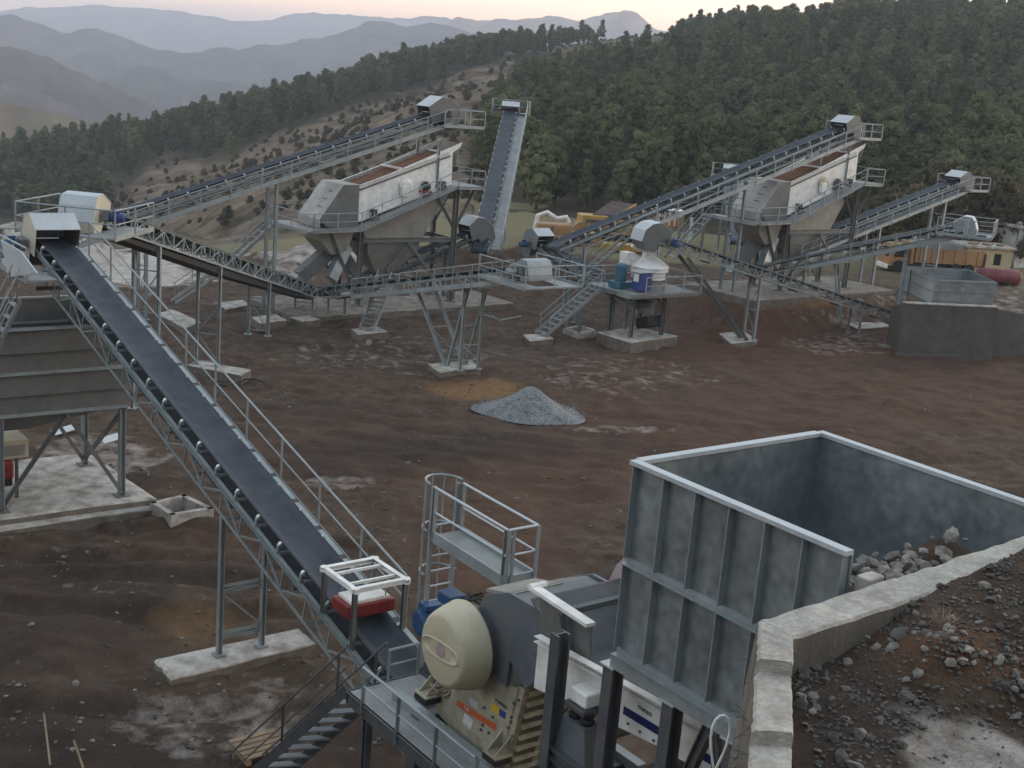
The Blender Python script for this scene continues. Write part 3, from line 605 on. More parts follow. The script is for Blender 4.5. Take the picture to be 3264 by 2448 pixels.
# ================================================================== PLANT BUILDERS
Zv = np.array([0, 0, 1.0])
def railing(T, pts, h=0.85, step=1.5, m='galv', post=0.055, close=False, drop=0.0, mid=True):
    pts = [np.asarray(p, float) for p in pts]
    if close: pts = pts+[pts[0]]
    done = []
    for a, b in zip(pts[:-1], pts[1:]):
        L = np.linalg.norm(b-a); k = max(1, int(round(L/step)))
        for i in range(k+1):
            p = a+(b-a)*i/k
            if any(np.linalg.norm(p-q) < 0.05 for q in done): continue
            done.append(p); T.bar('rail_post', p-Zv*drop, p+Zv*h, post, post*1.25, m, 'L')
        T.bar('handrail', a+Zv*h, b+Zv*h, 0.05, 0.05, m, 'o6')
        if mid: T.bar('mid_rail', a+Zv*h*0.5, b+Zv*h*0.5, 0.036, 0.036, m, 'o6')
def stair(T, top, bot, wdir, w=0.62, n=9, rails=(1, 1), m='galv', mt='galv'):
    top = np.asarray(top, float); bot = np.asarray(bot, float); wd = np.asarray(wdir, float); wd = wd/np.linalg.norm(wd)
    for s in (-1, 1):
        o = wd*w/2*s; T.bar('stair_stringer', top+o, bot+o, 0.05, 0.17, m, 'U')
        if rails[0 if s < 0 else 1]:
            for k in (0.08, 0.5, 0.92):
                p = top+(bot-top)*k+o; T.bar('rail_post', p, p+Zv*0.8, 0.045, 0.05, m, 'L')
            T.bar('handrail', top+o+Zv*0.8, bot+(top-bot)*0.05+o+Zv*0.8, 0.04, 0.04, m, 'o6')
            T.bar('mid_rail', top+o+Zv*0.42, bot+(top-bot)*0.05+o+Zv*0.42, 0.03, 0.03, m, 'o6')
    fd = (bot-top)*np.array([1, 1, 0]); fd /= np.linalg.norm(fd)
    for i in range(n):
        c = top+(bot-top)*(i+0.5)/n; T.part('tread', box(c, w-0.05, 0.24, 0.03, wd, fd, Zv), mt)
def pad(corners, top, thick, label, m='concrete', msides=None, group=None, name='concrete_pad'):
    v = []; c = [np.array([p[0], p[1], 0]) for p in corners]; n = 5; ring = []
    for i in range(4):
        a, b = c[i], c[(i+1) % 4]
        for k in range(n): ring.append(a+(b-a)*k/n)
    cen = sum(c)/4; rg = np.random.default_rng(int(abs(cen[0]*100+cen[1]*10)))
    k = len(ring); V = []
    for zz, gr in ((top-thick, 1.03), (top-0.03, 1.01), (top, 0.985)):
        for p in ring:
            j = rg.normal(size=3)*np.array([0.012, 0.012, 0.006]); q = cen+(p-cen)*gr; V.append(np.array([q[0], q[1], zz])+j)
    F = []
    for r in range(2):
        for i in range(k): F.append((r*k+i, r*k+(i+1) % k, (r+1)*k+(i+1) % k, (r+1)*k+i))
    V.append(np.array([cen[0], cen[1], top])); F += [(2*k+i, 2*k+(i+1) % k, 3*k) for i in range(k)]
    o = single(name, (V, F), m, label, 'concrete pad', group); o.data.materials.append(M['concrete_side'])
    for i, pl in enumerate(o.data.polygons): pl.material_index = 1 if i < k else 0  # pad sides take the darker base with shade in its colour
    return o
def padc(cx, cy_, lx, ly, ang, top, thick, label, **k):
    a = math.radians(ang); ex = np.array([math.cos(a), math.sin(a)]); ey = np.array([-ex[1], ex[0]]); c = np.array([cx, cy_])
    return pad([c-ex*lx/2-ey*ly/2, c+ex*lx/2-ey*ly/2, c+ex*lx/2+ey*ly/2, c-ex*lx/2+ey*ly/2], top, thick, label, **k)
def motor(T, p, ax, r=0.16, L=0.45, m='blue', up=Zv):
    ax = np.asarray(ax, float); ax /= np.linalg.norm(ax); p = np.asarray(p, float)
    o = T.part('drive_motor', lathe(p, ax, [(0, r*0.75), (0.02, r), (L*0.78, r), (L*0.8, r*0.92), (L, r*0.9), (L+0.02, r*0.6)], 14), m, smooth=False)
    f = [bar(p+ax*L*k, p+ax*(L*k+0.02), r*2.15, r*2.15, 'o14') for k in (0.15, 0.27, 0.39, 0.51, 0.63)]
    T.part('cooling_fin', join(*f), m, parent=o, kind='stuff')
    T.part('terminal_box', bbox(p+ax*L*0.4+up*(r+0.05), r*1.3, r*1.2, 0.1, ax, np.cross(up, ax), up, 0.012), m, parent=o)
    return o
IDL = {}
def idler_mesh(hw):
    k = round(hw, 2)
    if k in IDL: return IDL[k]
    parts = [box((0, 0, 0.0), 2*hw+0.06, 0.07, 0.04)]
    a = hw*0.40; b = hw*0.86
    parts.append(cyl((-a, 0, 0.045), (a, 0, 0.045), 0.036, 8))
    for s in (-1, 1):
        parts.append(cyl((s*a*1.05, 0, 0.05), (s*b, 0, 0.17), 0.036, 8))
        br = [(s*b*0.98, 0.0, 0.0), (s*(hw+0.02), 0, 0.03), (s*(hw+0.02), 0, 0.19), (s*(b+0.03), 0, 0.25), (s*(b+0.0), 0, 0.215), (s*(b+0.07), 0, 0.14)]
        parts.append(extr([np.array(q)+np.array([0, -0.035, 0]) for q in br], (0, 0.07, 0)))
    v, f = join(*parts); me = mesh('idler', v, f, 'galv')
    ends = []
    for s in (-1, 1):
        t = cyl((s*(b+0.01), 0.0, 0.205), (s*(b+0.055), 0.0, 0.245), 0.038, 8); ends.append(mesh('roller_end', t[0], t[1], 'chrome'))
    IDL[k] = (me, ends); return IDL[k]
class Conv:
    def __init__(s, name, label, tail, head, hw=0.5, depth=0.55, idler=0.95, m='galv', group=None, truss=(-1, 1), brace='N', mtruss='galv', belt_w=0.84, uprights=0.0, return_drop=0.22, cat='conveyor', top=0.0):
        s.T = Thing(name, label, cat, (tail[0], tail[1], 0), group); s.tail = np.asarray(tail, float); s.head = np.asarray(head, float)
        s.e, s.s, s.n, s.L = frame(tail, head); s.hw = hw; s.depth = depth; T = s.T; A = s.A; L = s.L
        for sd in (-1, 1):
            T.bar('stringer', A(0, sd*(hw+(0.05 if top else 0)), top-0.06), A(L, sd*(hw+(0.05 if top else 0)), top-0.06), 0.07, 0.07 if top else 0.13, m, 'U' if sd > 0 else 'Ur', s.n)
        for sd in truss:
            T.bar('bottom_chord', A(0.5, sd*(hw+(0.05 if top else 0)), -depth), A(L-0.7, sd*(hw+(0.05 if top else 0)), -depth), 0.07, 0.07, mtruss, 'L', s.n)
            st = 0.95; k = max(2, int((L-1.2)/st)); dt = (L-1.2)/k
            for i in range(k):
                t0 = 0.5+i*dt; t1 = t0+dt
                T.bar('upright', A(t0, sd*(hw+(0.05 if top else 0)), top-0.12), A(t0, sd*(hw+(0.05 if top else 0)), -depth), 0.04, 0.04, mtruss, 'L', s.s)
                if brace == 'N': q = (A(t0, sd*(hw+(0.05 if top else 0))*0.99, -depth), A(t1, sd*(hw+(0.05 if top else 0))*0.99, top-0.12)) if i % 2 else (A(t0, sd*(hw+(0.05 if top else 0))*0.99, top-0.12), A(t1, sd*(hw+(0.05 if top else 0))*0.99, -depth))
                else: q = (A(t0, sd*(hw+(0.05 if top else 0))*0.99, -depth), A(t1, sd*(hw+(0.05 if top else 0))*0.99, -0.12))
                T.bar('brace', q[0], q[1], 0.035, 0.035, mtruss, 'L', s.s)
        if len(truss) == 2:
            k = max(2, int(L/1.9))
            for i in range(k+1):
                t = 0.5+(L-1.2)*i/k; T.bar('cross_tie', A(t, -hw, -depth), A(t, hw, -depth), 0.05, 0.05, mtruss, 'L')
        # belt: troughed carrying strand, wraps and return strand
        bw = belt_w*hw; prof = [(-1.0, 0.135), (-0.72, 0.065), (-0.42, 0.0), (0.42, 0.0), (0.72, 0.065), (1.0, 0.135)]
        rows = []
        for t, fl in [(0.0, 0.0), (0.35, 0.35), (0.9, 1.0)]+[(0.9+(L-2.1)*(i+1)/12, 1.0) for i in range(12)]+[(L-0.6, 0.4), (L, 0.0)]:
            rows.append([A(t, bw*a, 0.125+b*fl) for a, b in prof])
        r_ = 0.17
        for i in range(1, 8):
            a = math.pi*i/8; rows.append([A(L+r_*math.sin(a), bw*q, 0.125-r_+r_*math.cos(a)) for q, _ in prof])
        nr = 0.125-2*r_
        for i in range(9):
            t = L-(L)*i/8; sg = -return_drop*math.sin(math.pi*min(max((t-0.4)/(L-0.8), 0), 1)); rows.append([A(t, bw*q, nr+sg*0.55) for q, _ in prof])
        for i in range(1, 8):
            a = math.pi*i/8; rows.append([A(-r_*math.sin(a), bw*q, 0.125-r_-r_*math.cos(a)) for q, _ in prof])
        k = len(prof); n = len(rows); v = [p for r in rows for p in r]; f = []
        for j in range(n):
            for i in range(k-1): f.append((j*k+i, j*k+i+1, ((j+1) % n)*k+i+1, ((j+1) % n)*k+i))
        b = T.part('belt', (v, f), 'belt', smooth=True); md = b.modifiers.new('thickness', 'SOLIDIFY'); md.thickness = 0.02
        for t, nm in ((0, 'tail_pulley'), (L, 'head_pulley')):
            T.part(nm, cyl(A(t, -hw*0.9, 0.125-r_), A(t, hw*0.9, 0.125-r_), r_-0.012, 14), 'dark_steel')
        me, ends = idler_mesh(hw); k = max(1, int((L-1.6)/idler))
        R3 = Matrix(((s.s[0], s.e[0], s.n[0]), (s.s[1], s.e[1], s.n[1]), (s.s[2], s.e[2], s.n[2]))).to_4x4()
        for i in range(k+1):
            t = 0.75+(L-1.75)*i/k; o = bpy.data.objects.new('idler', me); COL.objects.link(o); o.parent = T.o
            o.matrix_local = Matrix.Translation(Vector((A(t, 0, 0.0)-T.b)*S)) @ R3
            for mt in ends: o2 = bpy.data.objects.new('roller_end', mt); COL.objects.link(o2); o2.parent = o
            if i < k and i % 3 == 1:
                T.part('return_roller', cyl(A(t+0.3, -hw*0.9, nr-0.15), A(t+0.3, hw*0.9, nr-0.15), 0.04, 8), 'grey_steel')
    def A(s, t, a, n): return s.tail+s.e*t+s.s*a+s.n*n
    def hood(s, mside='grey_steel', mroof='galv_light', back=0.95, scale=1.0, chute=True, msides=None, fwd=0.5):
        T = s.T; L = s.L; w = s.hw+0.09; k = scale
        pr = [(-back, -0.16), (-back, 0.66*k), (-0.12, 0.92*k), (0.36*k, 0.70*k), (fwd*k, 0.2), (fwd*k, -0.45*k), (0.2, -0.85*k), (-0.25, -0.85*k), (-0.35, -0.16)]
        H_ = s.T.o
        for sd in (-1, 1):
            mm_ = msides[0 if sd < 0 else 1] if msides else mside
            T.part('hood_side', extr([s.A(L+a, sd*w, b) for a, b in pr], s.s*0.02*sd), mm_)
        T.part('hood_roof', strip([s.A(L+a, -w-0.035, b) for a, b in pr[1:6]], s.s*(2*w+0.07), 0.02), mroof)
        if chute: T.part('hood_apron', strip([s.A(L+fwd*k, -w, -0.45*k), s.A(L+0.2, -w, -0.85*k)], s.s*2*w, 0.02), mside)
        T.bar('wiper_bar', s.A(L-back+0.25, -w, 0.3), s.A(L-back+0.25, w*0.2, 0.3), 0.035, 0.035, 'galv_light')
    def drive(s, side=1, m='blue', t=-0.15):
        T = s.T; p = s.A(s.L+t, side*(s.hw+0.16), 0.0)
        T.part('gearbox', bbox(p+s.s*side*0.12, 0.34, 0.22, 0.36, s.e, s.s, s.n, 0.03), 'grey_steel')
        motor(T, p+s.s*side*0.24-s.e*0.05, -s.e if False else s.s*side, 0.15, 0.42, m)
    def walk(s, side=1, w=0.6, drop=0.2, t0=0.6, t1=None, h=0.85, step=1.55, skirt=0.16, floor='grating', both=False):
        T = s.T; t1 = s.L-0.2 if t1 is None else t1; a = side*(s.hw+0.06); b = side*(s.hw+0.06+w); A = s.A
        T.part('walkway_floor', extr([A(t0, a, -drop), A(t0, b, -drop), A(t1, b, -drop), A(t1, a, -drop)], s.n*-0.04), floor)
        T.bar('toe_board', A(t0, b, -drop+skirt/2-0.05), A(t1, b, -drop+skirt/2-0.05), 0.02, skirt, 'galv', 'box', s.n)
        railing(T, [A(t0, b*1.0, -drop), A(t1, b, -drop)], h, step, drop=0.14)
        k = int((t1-t0)/1.9)
        for i in range(k+1):
            t = t0+0.2+(t1-t0-0.4)*i/max(1, k); T.bar('walkway_bracket', A(t, a*0.95, -drop-0.08), A(t, b, -drop-0.08), 0.05, 0.07, 'galv', 'L')
    def legs(s, t, zg, m='galv', sec='I', size=0.15, rake=0.0, xb=True, spread=0.0, ntop=None, hz=(0.25, 0.5, 0.75)):
        T = s.T; ntop = -s.depth-0.03 if ntop is None else ntop; q = []
        eh = s.e*np.array([1, 1, 0]); eh /= np.linalg.norm(eh)
        for sd in (-1, 1):
            p = s.A(t, sd*s.hw, ntop); f = np.array([p[0], p[1], zg])+eh*rake+s.s*sd*spread; q.append((p, f))
            T.bar('leg', f, p, size, size, m, sec, s.s if abs(rake) < .1 else s.s); T.part('base_plate', box(f+Zv*0.02, size*2.2, size*2.2, 0.04, eh, s.s, Zv), m)
        Lz = [x for x in hz]
        for i, k in enumerate(Lz):
            a = q[0][1]+(q[0][0]-q[0][1])*k; b = q[1][1]+(q[1][0]-q[1][1])*k; T.bar('leg_tie', a, b, 0.05, 0.05, m, 'L')
            if xb and i+1 < len(Lz):
                k2 = Lz[i+1]; c = q[1][1]+(q[1][0]-q[1][1])*k2; d = q[0][1]+(q[0][0]-q[0][1])*k2
                T.bar('leg_brace', a if i % 2 == 0 else b, c if i % 2 == 0 else d, 0.04, 0.04, m, 'L')
        return q
    def platform(s, side_w=0.75, t0=-1.3, t1=0.9, drop=0.35, h=0.85, sides=(-1, 1), floor='grating', level=True, openback=True):
        """service platform round the head pulley"""
        T = s.T; L = s.L; eh = s.e*np.array([1, 1, 0]); eh /= np.linalg.norm(eh); c = s.A(L, 0, -drop); w = s.hw+0.12+side_w
        z = c[2]; pt = lambda a, b: np.array([*(c[:2]+(eh*a+s.s*b)[:2]), z])
        for sd in sides:
            a, b = sd*(s.hw+0.12), sd*w
            T.part('platform_floor', extr([pt(t0, a), pt(t1, a), pt(t1, b), pt(t0, b)], (0, 0, -0.05)), floor)
            T.bar('platform_edge', pt(t0, b), pt(t1, b), 0.03, 0.16, 'galv')
            T.bar('bracket', pt(0, a*0.9)-Zv*0.1, pt(0, b)-Zv*0.1, 0.06, 0.08, 'galv', 'L')
        T.part('platform_floor', extr([pt(t1-0.35, -s.hw-0.12), pt(t1, -s.hw-0.12), pt(t1, s.hw+0.12), pt(t1-0.35, s.hw+0.12)], (0, 0, -0.05)), floor)
        ring = [pt(t0, -w), pt(t1, -w), pt(t1, w), pt(t0, w)] if len(sides) == 2 else ([pt(t0, w), pt(t1, w), pt(t1, -s.hw-0.12)] if sides[0] > 0 else [pt(t0, -w), pt(t1, -w), pt(t1, s.hw+0.12)])
        railing(T, ring, h, 1.3)
        return ring
# ================================================================== CONVEYORS
# main feed conveyor from the jaw crusher up to the surge bin
zm = lambda u: 3.78+0.2414*(u-22.33)
def PM(u, v=11.5): return P(u, v, zm(u))
cm = Conv('belt_conveyor', 'long blue-black belt conveyor climbing from the jaw crusher to the surge bin', PM(15.6), PM(36.7), 0.5, 0.62, idler=0.98)
cm.hood(msides=('hood_cream', 'grey_steel'), back=0.75, scale=0.95); cm.drive(-1, 'blue')
cm.walk(1, 0.55, 0.35, 3.4, None, 0.95, 1.75, floor='floor_dark', skirt=0.06)
cm.legs(uvz(Gp(760, 2075, .25))[0]-15.6+0.05, 0.27, hz=(0.12, 0.16, 0.46, 0.50), size=0.11)
cm.platform(0.8, -2.9, 0.7, 0.62, sides=(-1,))
w0 = cm.A(20.0, -1.3, -0.65)
cm.T.part('drive_shield', extr([Vp(a, b, 9.95) for a, b in ((2, 765), (64, 800), (116, 870), (26, 884))], VV*0.04), 'galv_light')
stair(cm.T, P(33.2, 9.6, 6.35), P(31.2, 8.0, 4.6), UU, 0.62, 7, m='grey_steel', mt='galv')
pad([Gp(494, 2103, .25), Gp(952, 2004, .25), Gp(1008, 2050, .25), Gp(548, 2165, .25)], .25, .45, 'long pale concrete pad under the legs of the climbing crusher conveyor')
for i in range(19): cm.T.part('cover_plate', bar(cm.A(0.9+i*1.05, 0.545, 0.19), cm.A(0.9+i*1.05+0.9, 0.545, 0.19), 0.11, 0.03, 'box', cm.n), 'galv')
# overband magnet
mg = Thing('overband_magnet', 'white steel frame with a red magnet box standing over the crusher conveyor belt', 'magnet', cm.A(3.2, 0, 0))
t_a, t_b = 2.62, 3.75
tz_ = cm.A(3.75, 0, 0)[2]+0.82
fr = [cm.A(t_a, -0.52, 0), cm.A(t_b, -0.52, 0), cm.A(t_b, 0.52, 0), cm.A(t_a, 0.52, 0)]
tp = [np.array([p[0], p[1], tz_]) for p in fr]
for p, q in zip(fr, tp): mg.bar('leg', p, q, 0.08, 0.08, 'grey_steel', 'I')
for i in range(4): mg.bar('frame_beam', tp[i]+(tp[i]-tp[(i+1) % 4])*0.08+Zv*0.05*(1+0.1*(i % 2)), tp[(i+1) % 4]+(tp[(i+1) % 4]-tp[i])*0.08+Zv*0.05*(1+0.1*(i % 2)), 0.09, 0.09, 'white', 'U')
cen = sum(tp)/4
for k in (-0.26, 0.26): mg.bar('hanger_beam', cen-cm.s*0.5+VV*0+UU*k+Zv*0.05, cen+cm.s*0.5+UU*k+Zv*0.05, 0.05, 0.05, 'white')
mg.part('magnet_box', bbox(cen-Zv*0.50, 0.98, 0.62, 0.24, VV, UU, Zv, 0.02), 'red')
mg.part('magnet_cover', bbox(cen-Zv*0.35, 0.80, 0.50, 0.08, VV, UU, Zv, 0.02), 'white')
for a in (-0.3, 0.3):
    for b in (-0.26, 0.26): mg.bar('chain', cen+VV*a+UU*b-Zv*0.3, cen+VV*a+UU*b+Zv*0.05, 0.02, 0.02, 'galv')

# return conveyor B: lattice truss coming towards the surge bin
bt_ = Yp(990, 922, 65.6); bh = np.array([-13.72, 39.7, 7.62])
cb = Conv('belt_conveyor', 'pale lattice-truss conveyor between the left screen and the drive platform beside the surge bin', np.array([-10.85, 65.7, 1.0]), bh, 0.46, 0.28, idler=1.1, mtruss='galv', return_drop=0.2, top=0.34)
cb.hood(mside='hood_cream', mroof='galv_light', back=0.75, scale=0.72); cb.drive(-1, 'cabblue')
cb.T.part('drip_pan', extr([cb.A(0.8, -0.4, -0.36), cb.A(cb.L-1.6, -0.4, -0.36), cb.A(cb.L-1.6, -0.4, -0.5), cb.A(cb.L*0.5, -0.4, -0.62), cb.A(0.8, -0.4, -0.46)], cb.s*0.8), 'rubber')
ringB = cb.platform(1.0, -1.9, 1.0, 0.55)
tB = lambda y: (65.7-y)/abs(cb.e[1])
qb = cb.legs(tB(51.05), 0.32, hz=(0.04, 0.32, 0.62), size=0.12)
qb2 = cb.legs(tB(57.5), 0.3, hz=(0.1, 0.7), size=0.14); cb.legs(tB(44.8), 0.0, hz=(0.3, 0.6, 0.85), size=0.13)
cb.legs(0.9, 0.3, 'galv', hz=(0.5,), xb=False, size=0.1)
stair(cb.T, Gp(692, 868, 2.75), Gp(553, 962, 0.3), UU, 0.6, 8)
pad([Gp(598, 1163, .3), Gp(627, 1148, .3), Gp(800, 1178, .3), Gp(767, 1196, .3)], .3, .4, 'small concrete pad with bolted feet under the lattice return conveyor')
pad([Gp(500, 1000, .3), Gp(548, 985, .3), Gp(640, 1025, .3), Gp(590, 1045, .3)], .3, .5, 'concrete footing block beside the short stair behind the crusher conveyor')
pad([Gp(690, 965, .3), Gp(770, 955, .3), Gp(800, 970, .3), Gp(720, 985, .3)], .3, .4, 'pale concrete footing at the foot of the lattice return conveyor')
pad([Gp(800, 1010, .35), Gp(880, 1000, .35), Gp(915, 1020, .35), Gp(830, 1030, .35)], .35, .4, 'weathered concrete block with a steel ladder frame on it')
pad([Gp(925, 1012, .35), Gp(985, 1005, .35), Gp(1020, 1018, .35), Gp(965, 1024, .35)], .35, .5, 'square concrete block beside the tail of the lattice return conveyor')

# conveyor C feeding the left screen
zc_ = lambda v: 7.38+0.315*(v-29.78)
cc = Conv('belt_conveyor', 'steep belt conveyor with railed walkway feeding the top of the left screen', P(58.9, 16.5, zc_(16.5)), P(58.9, 39.4, zc_(39.4)), 0.5, 0.5, idler=1.0)
cc.hood(back=1.1, scale=1.05, fwd=0.75); cc.walk(1, 0.55, 0.5, 0.8, None, 0.85, 1.6, skirt=0.22); cc.platform(0.75, -0.9, 1.7, 0.62, sides=(-1, 1)); cc.drive(1, 'dark_steel')
cc.legs(6.5, 0.0, hz=(0.2, 0.55, 0.85)); cc.legs(13.5, 0.0, hz=(0.2, 0.5, 0.8)); 
# stockpile conveyor D seen from its foot
d1_ = Yp(1628, 352, 93); dm_ = Yp(1546, 715, 74.5); d0_ = d1_+(dm_-d1_)*(93-71.2)/(93-74.5)
cd = Conv('belt_conveyor', 'narrow belt conveyor with a side walkway rising away over the dry meadow', d0_, d1_, 0.5, 0.45, idler=1.0)
cd.hood(back=0.6, scale=0.75); cd.walk(1, 0.62, 0.12, 0.5, None, 0.85, 1.7); cd.platform(0.7, -0.6, 0.7, 0.15, sides=(-1, 1)); cd.drive(-1, 'dark_steel')
cd.legs(17.5, float(ground_z(np.array(-1.7), np.array(87.9))), hz=(0.3, 0.6)); cd.legs(9, 0.3, hz=(0.3, 0.7))
# conveyor E under the left screen hopper
ce = Conv('belt_conveyor', 'short belt conveyor with a rounded hood coming out from under the left screen hopper', P(58.9, 34.6, 1.35), P(58.9, 42.3, 3.95), 0.48, 0.42, idler=0.95, mtruss='grey_steel', m='grey_steel')
ce.hood(back=0.8, scale=1.1, fwd=0.7); ce.drive(-1, 'blue'); ce.legs(6.2, 0.25, 'grey_steel', hz=(0.5,), xb=False); ce.legs(0.6, 0.25, 'grey_steel', hz=(), xb=False)
# conveyor F, railed, towards the cone crusher
cf = Conv('belt_conveyor', 'railed lattice conveyor running from the left screen past the cone crusher stair', P(56.6, 31.6, 1.35), P(39.8, 31.6, 5.35), 0.48, 0.3, idler=0.95, mtruss='galv', top=0.3)
cf.hood(mside='galv', mroof='galv', back=0.6, scale=0.5); cf.drive(1, 'galv')
cf.walk(1, 0.55, 0.45, 4.3, None, 0.9, 1.35, skirt=0.2)
cf.platform(0.85, -2.0, 1.1, 0.5)
cf.legs(uvz(Gp(1455, 1160, .3))[0]*-1+56.6+1.4, 0.3, hz=(0.12, 0.3), size=0.12, rake=0.0)
q1 = cf.legs(9.2, 0.3, hz=(0.06, 0.5), size=0.12, rake=2.6, xb=True); cf.legs(13.3, 0.3, hz=(0.14, 0.22, 0.5), rake=-1.2, size=0.12, xb=True)
cf.legs(1.0, 0.35, hz=(0.5,), xb=False, size=0.1)
stair(cf.T, Gp(1225, 915, 2.3), Gp(1168, 1052, 0.32), VV*0.6+UU*-0.8, 0.7, 10)
pad([Gp(1365, 1160, .3), Gp(1500, 1148, .3), Gp(1532, 1172, .3), Gp(1402, 1185, .3)], .3, .45, 'pale concrete pad under the raking legs of the railed lattice conveyor')
pad([Gp(1120, 1048, .3), Gp(1200, 1040, .3), Gp(1237, 1056, .3), Gp(1142, 1066, .3)], .3, .4, 'small concrete pad at the foot of the lattice conveyor stair')
# conveyor G from under the cone crusher
cg = Conv('belt_conveyor', 'short dark belt conveyor with grey box hood rising from under the cone crusher', P(46.6, 44.0, 2.15), P(55.6, 44.0, 3.85), 0.46, 0.42, idler=0.95)
cg.hood(back=0.75, scale=0.95, mside='galv'); cg.drive(-1, 'blue'); cg.legs(5.6, 0.0, hz=(0.4,)); cg.legs(1.6, 0.4, hz=(0.4,))
# conveyor H feeding the right screen
zh_ = lambda v: 4.33+0.3165*(v-41.0)
ch = Conv('belt_conveyor', 'long belt conveyor with railed walkway climbing to the top of the right screen', P(50.6, 41.2, zh_(41.2)), P(50.6, 63.0, zh_(63.0)), 0.5, 0.45, idler=1.0)
ch.hood(back=0.9, scale=0.8); ch.walk(1, 0.5, 0.62, 4.5, None, 0.85, 1.5, skirt=0.22); ch.platform(0.7, -0.7, 1.3, 0.6); ch.drive(-1, 'dark_steel')
ch.legs(7.0, 0.6, hz=(0.3, 0.7)); ch.legs(13.5, 1.4, hz=(0.2, 0.55, 0.85)); ch.legs(19.8, 1.6, hz=(0.7,), xb=False); ch.legs(1.6, 0.0, hz=(0.5,))
stair(ch.T, ch.A(4.3, 0.85, -0.62), Gp(1830, 895, 0.3), VV, 0.6, 8)
# conveyor I from the right bin to the cone crusher
ih = np.array([6.2, 64.2, 5.52]); it = np.array([21.6, 71.6, 1.15])
ci = Conv('belt_conveyor', 'lattice conveyor running down from the hood over the cone crusher to the loading bin', it, ih, 0.46, 0.28, idler=1.0, top=0.28)
ci.hood(mside='grey_steel', mroof='galv_light', back=0.9, scale=0.85, fwd=0.75); ci.drive(-1, 'blue', t=-0.9)
tI = np.linalg.norm((np.array([12.2, 67.2])-it[:2]))
ci.legs(tI+0.2, 0.1, 'galv', hz=(0.15, 0.5, 0.9), size=0.14)
for sd in (-1, 1): ci.T.bar('raking_strut', np.array([12.0, 66.7, 0.2])+ci.s*sd*0.3, ci.A(ci.L-2.3, sd*0.4, -0.45), 0.13, 0.16, 'grey_steel', 'I')
ci.legs(3.4, 0.3, hz=(0.5,), xb=False, size=0.1)
pad([Gp(2293, 1062, .2), Gp(2375, 1056, .2), Gp(2415, 1085, .2), Gp(2330, 1094, .2)], .2, .45, 'square concrete pad under the raking strut of the conveyor to the cone crusher')
pad([Gp(2693, 1028, .3), Gp(2800, 1022, .3), Gp(2845, 1040, .3), Gp(2735, 1048, .3)], .3, .45, 'low concrete footing beside the loading bin wall')
# conveyor J, railed, from the right screen to the bin
jt = Vp(2440, 856, 55.8); jh = Vp(3092, 722, 61.0)
cj = Conv('belt_conveyor', 'railed lattice conveyor rising from the right screen to over the loading bin', jt, jh, 0.48, 0.28, idler=0.95, top=0.3)
cj.hood(mside='galv', mroof='galv_light', back=0.75, scale=0.65); cj.walk(1, 0.5, 0.42, 2.4, None, 0.9, 1.3, skirt=0.22); cj.platform(0.8, -1.7, 1.1, 0.45)
for t_, hz_ in ((cj.L-3.3, (0.3, 0.6, 0.85)), (4.0, (0.3, 0.7))): cj.legs(t_, 0.2 if t_ > 5 else 1.0, hz=hz_, rake=0.0 if t_ > 5 else 0.6, size=0.12)
stair(cj.T, cj.A(2.6, 0.9, -0.45), Gp(2505, 900, 1.4), cj.s, 0.6, 7)
# conveyor K behind it
ck = Conv('belt_conveyor', 'conveyor with a railed head platform rising behind the right screen towards the huts', P(50.65, 58.0, 3.75), P(50.65, 75.2, 8.25), 0.48, 0.42, idler=1.0)
ck.hood(back=0.9, scale=0.8); ck.walk(1, 0.5, 0.45, 1.0, None, 0.85, 1.6, skirt=0.2); ck.platform(0.7, -0.8, 1.2, 0.5)
ck.legs(15.6, 1.6, hz=(0.2, 0.5, 0.8)); ck.legs(9, 1.6, hz=(0.3, 0.7))
# conveyor L, seen end-on behind H
l0 = Yp(2348, 770, 82); l1 = Yp(2328, 552, 97)
cl_ = Conv('belt_conveyor', 'belt conveyor behind the right screen with only its railed head platform clear of the others', l0, l1, 0.46, 0.42, idler=1.1)
cl_.hood(back=0.6, scale=0.75); cl_.platform(0.75, -0.6, 0.7, 0.2); cl_.legs(12, 1.5, hz=(0.3, 0.6)); cl_.walk(1, 0.5, 0.15, 0.5, None, 0.85, 1.8)
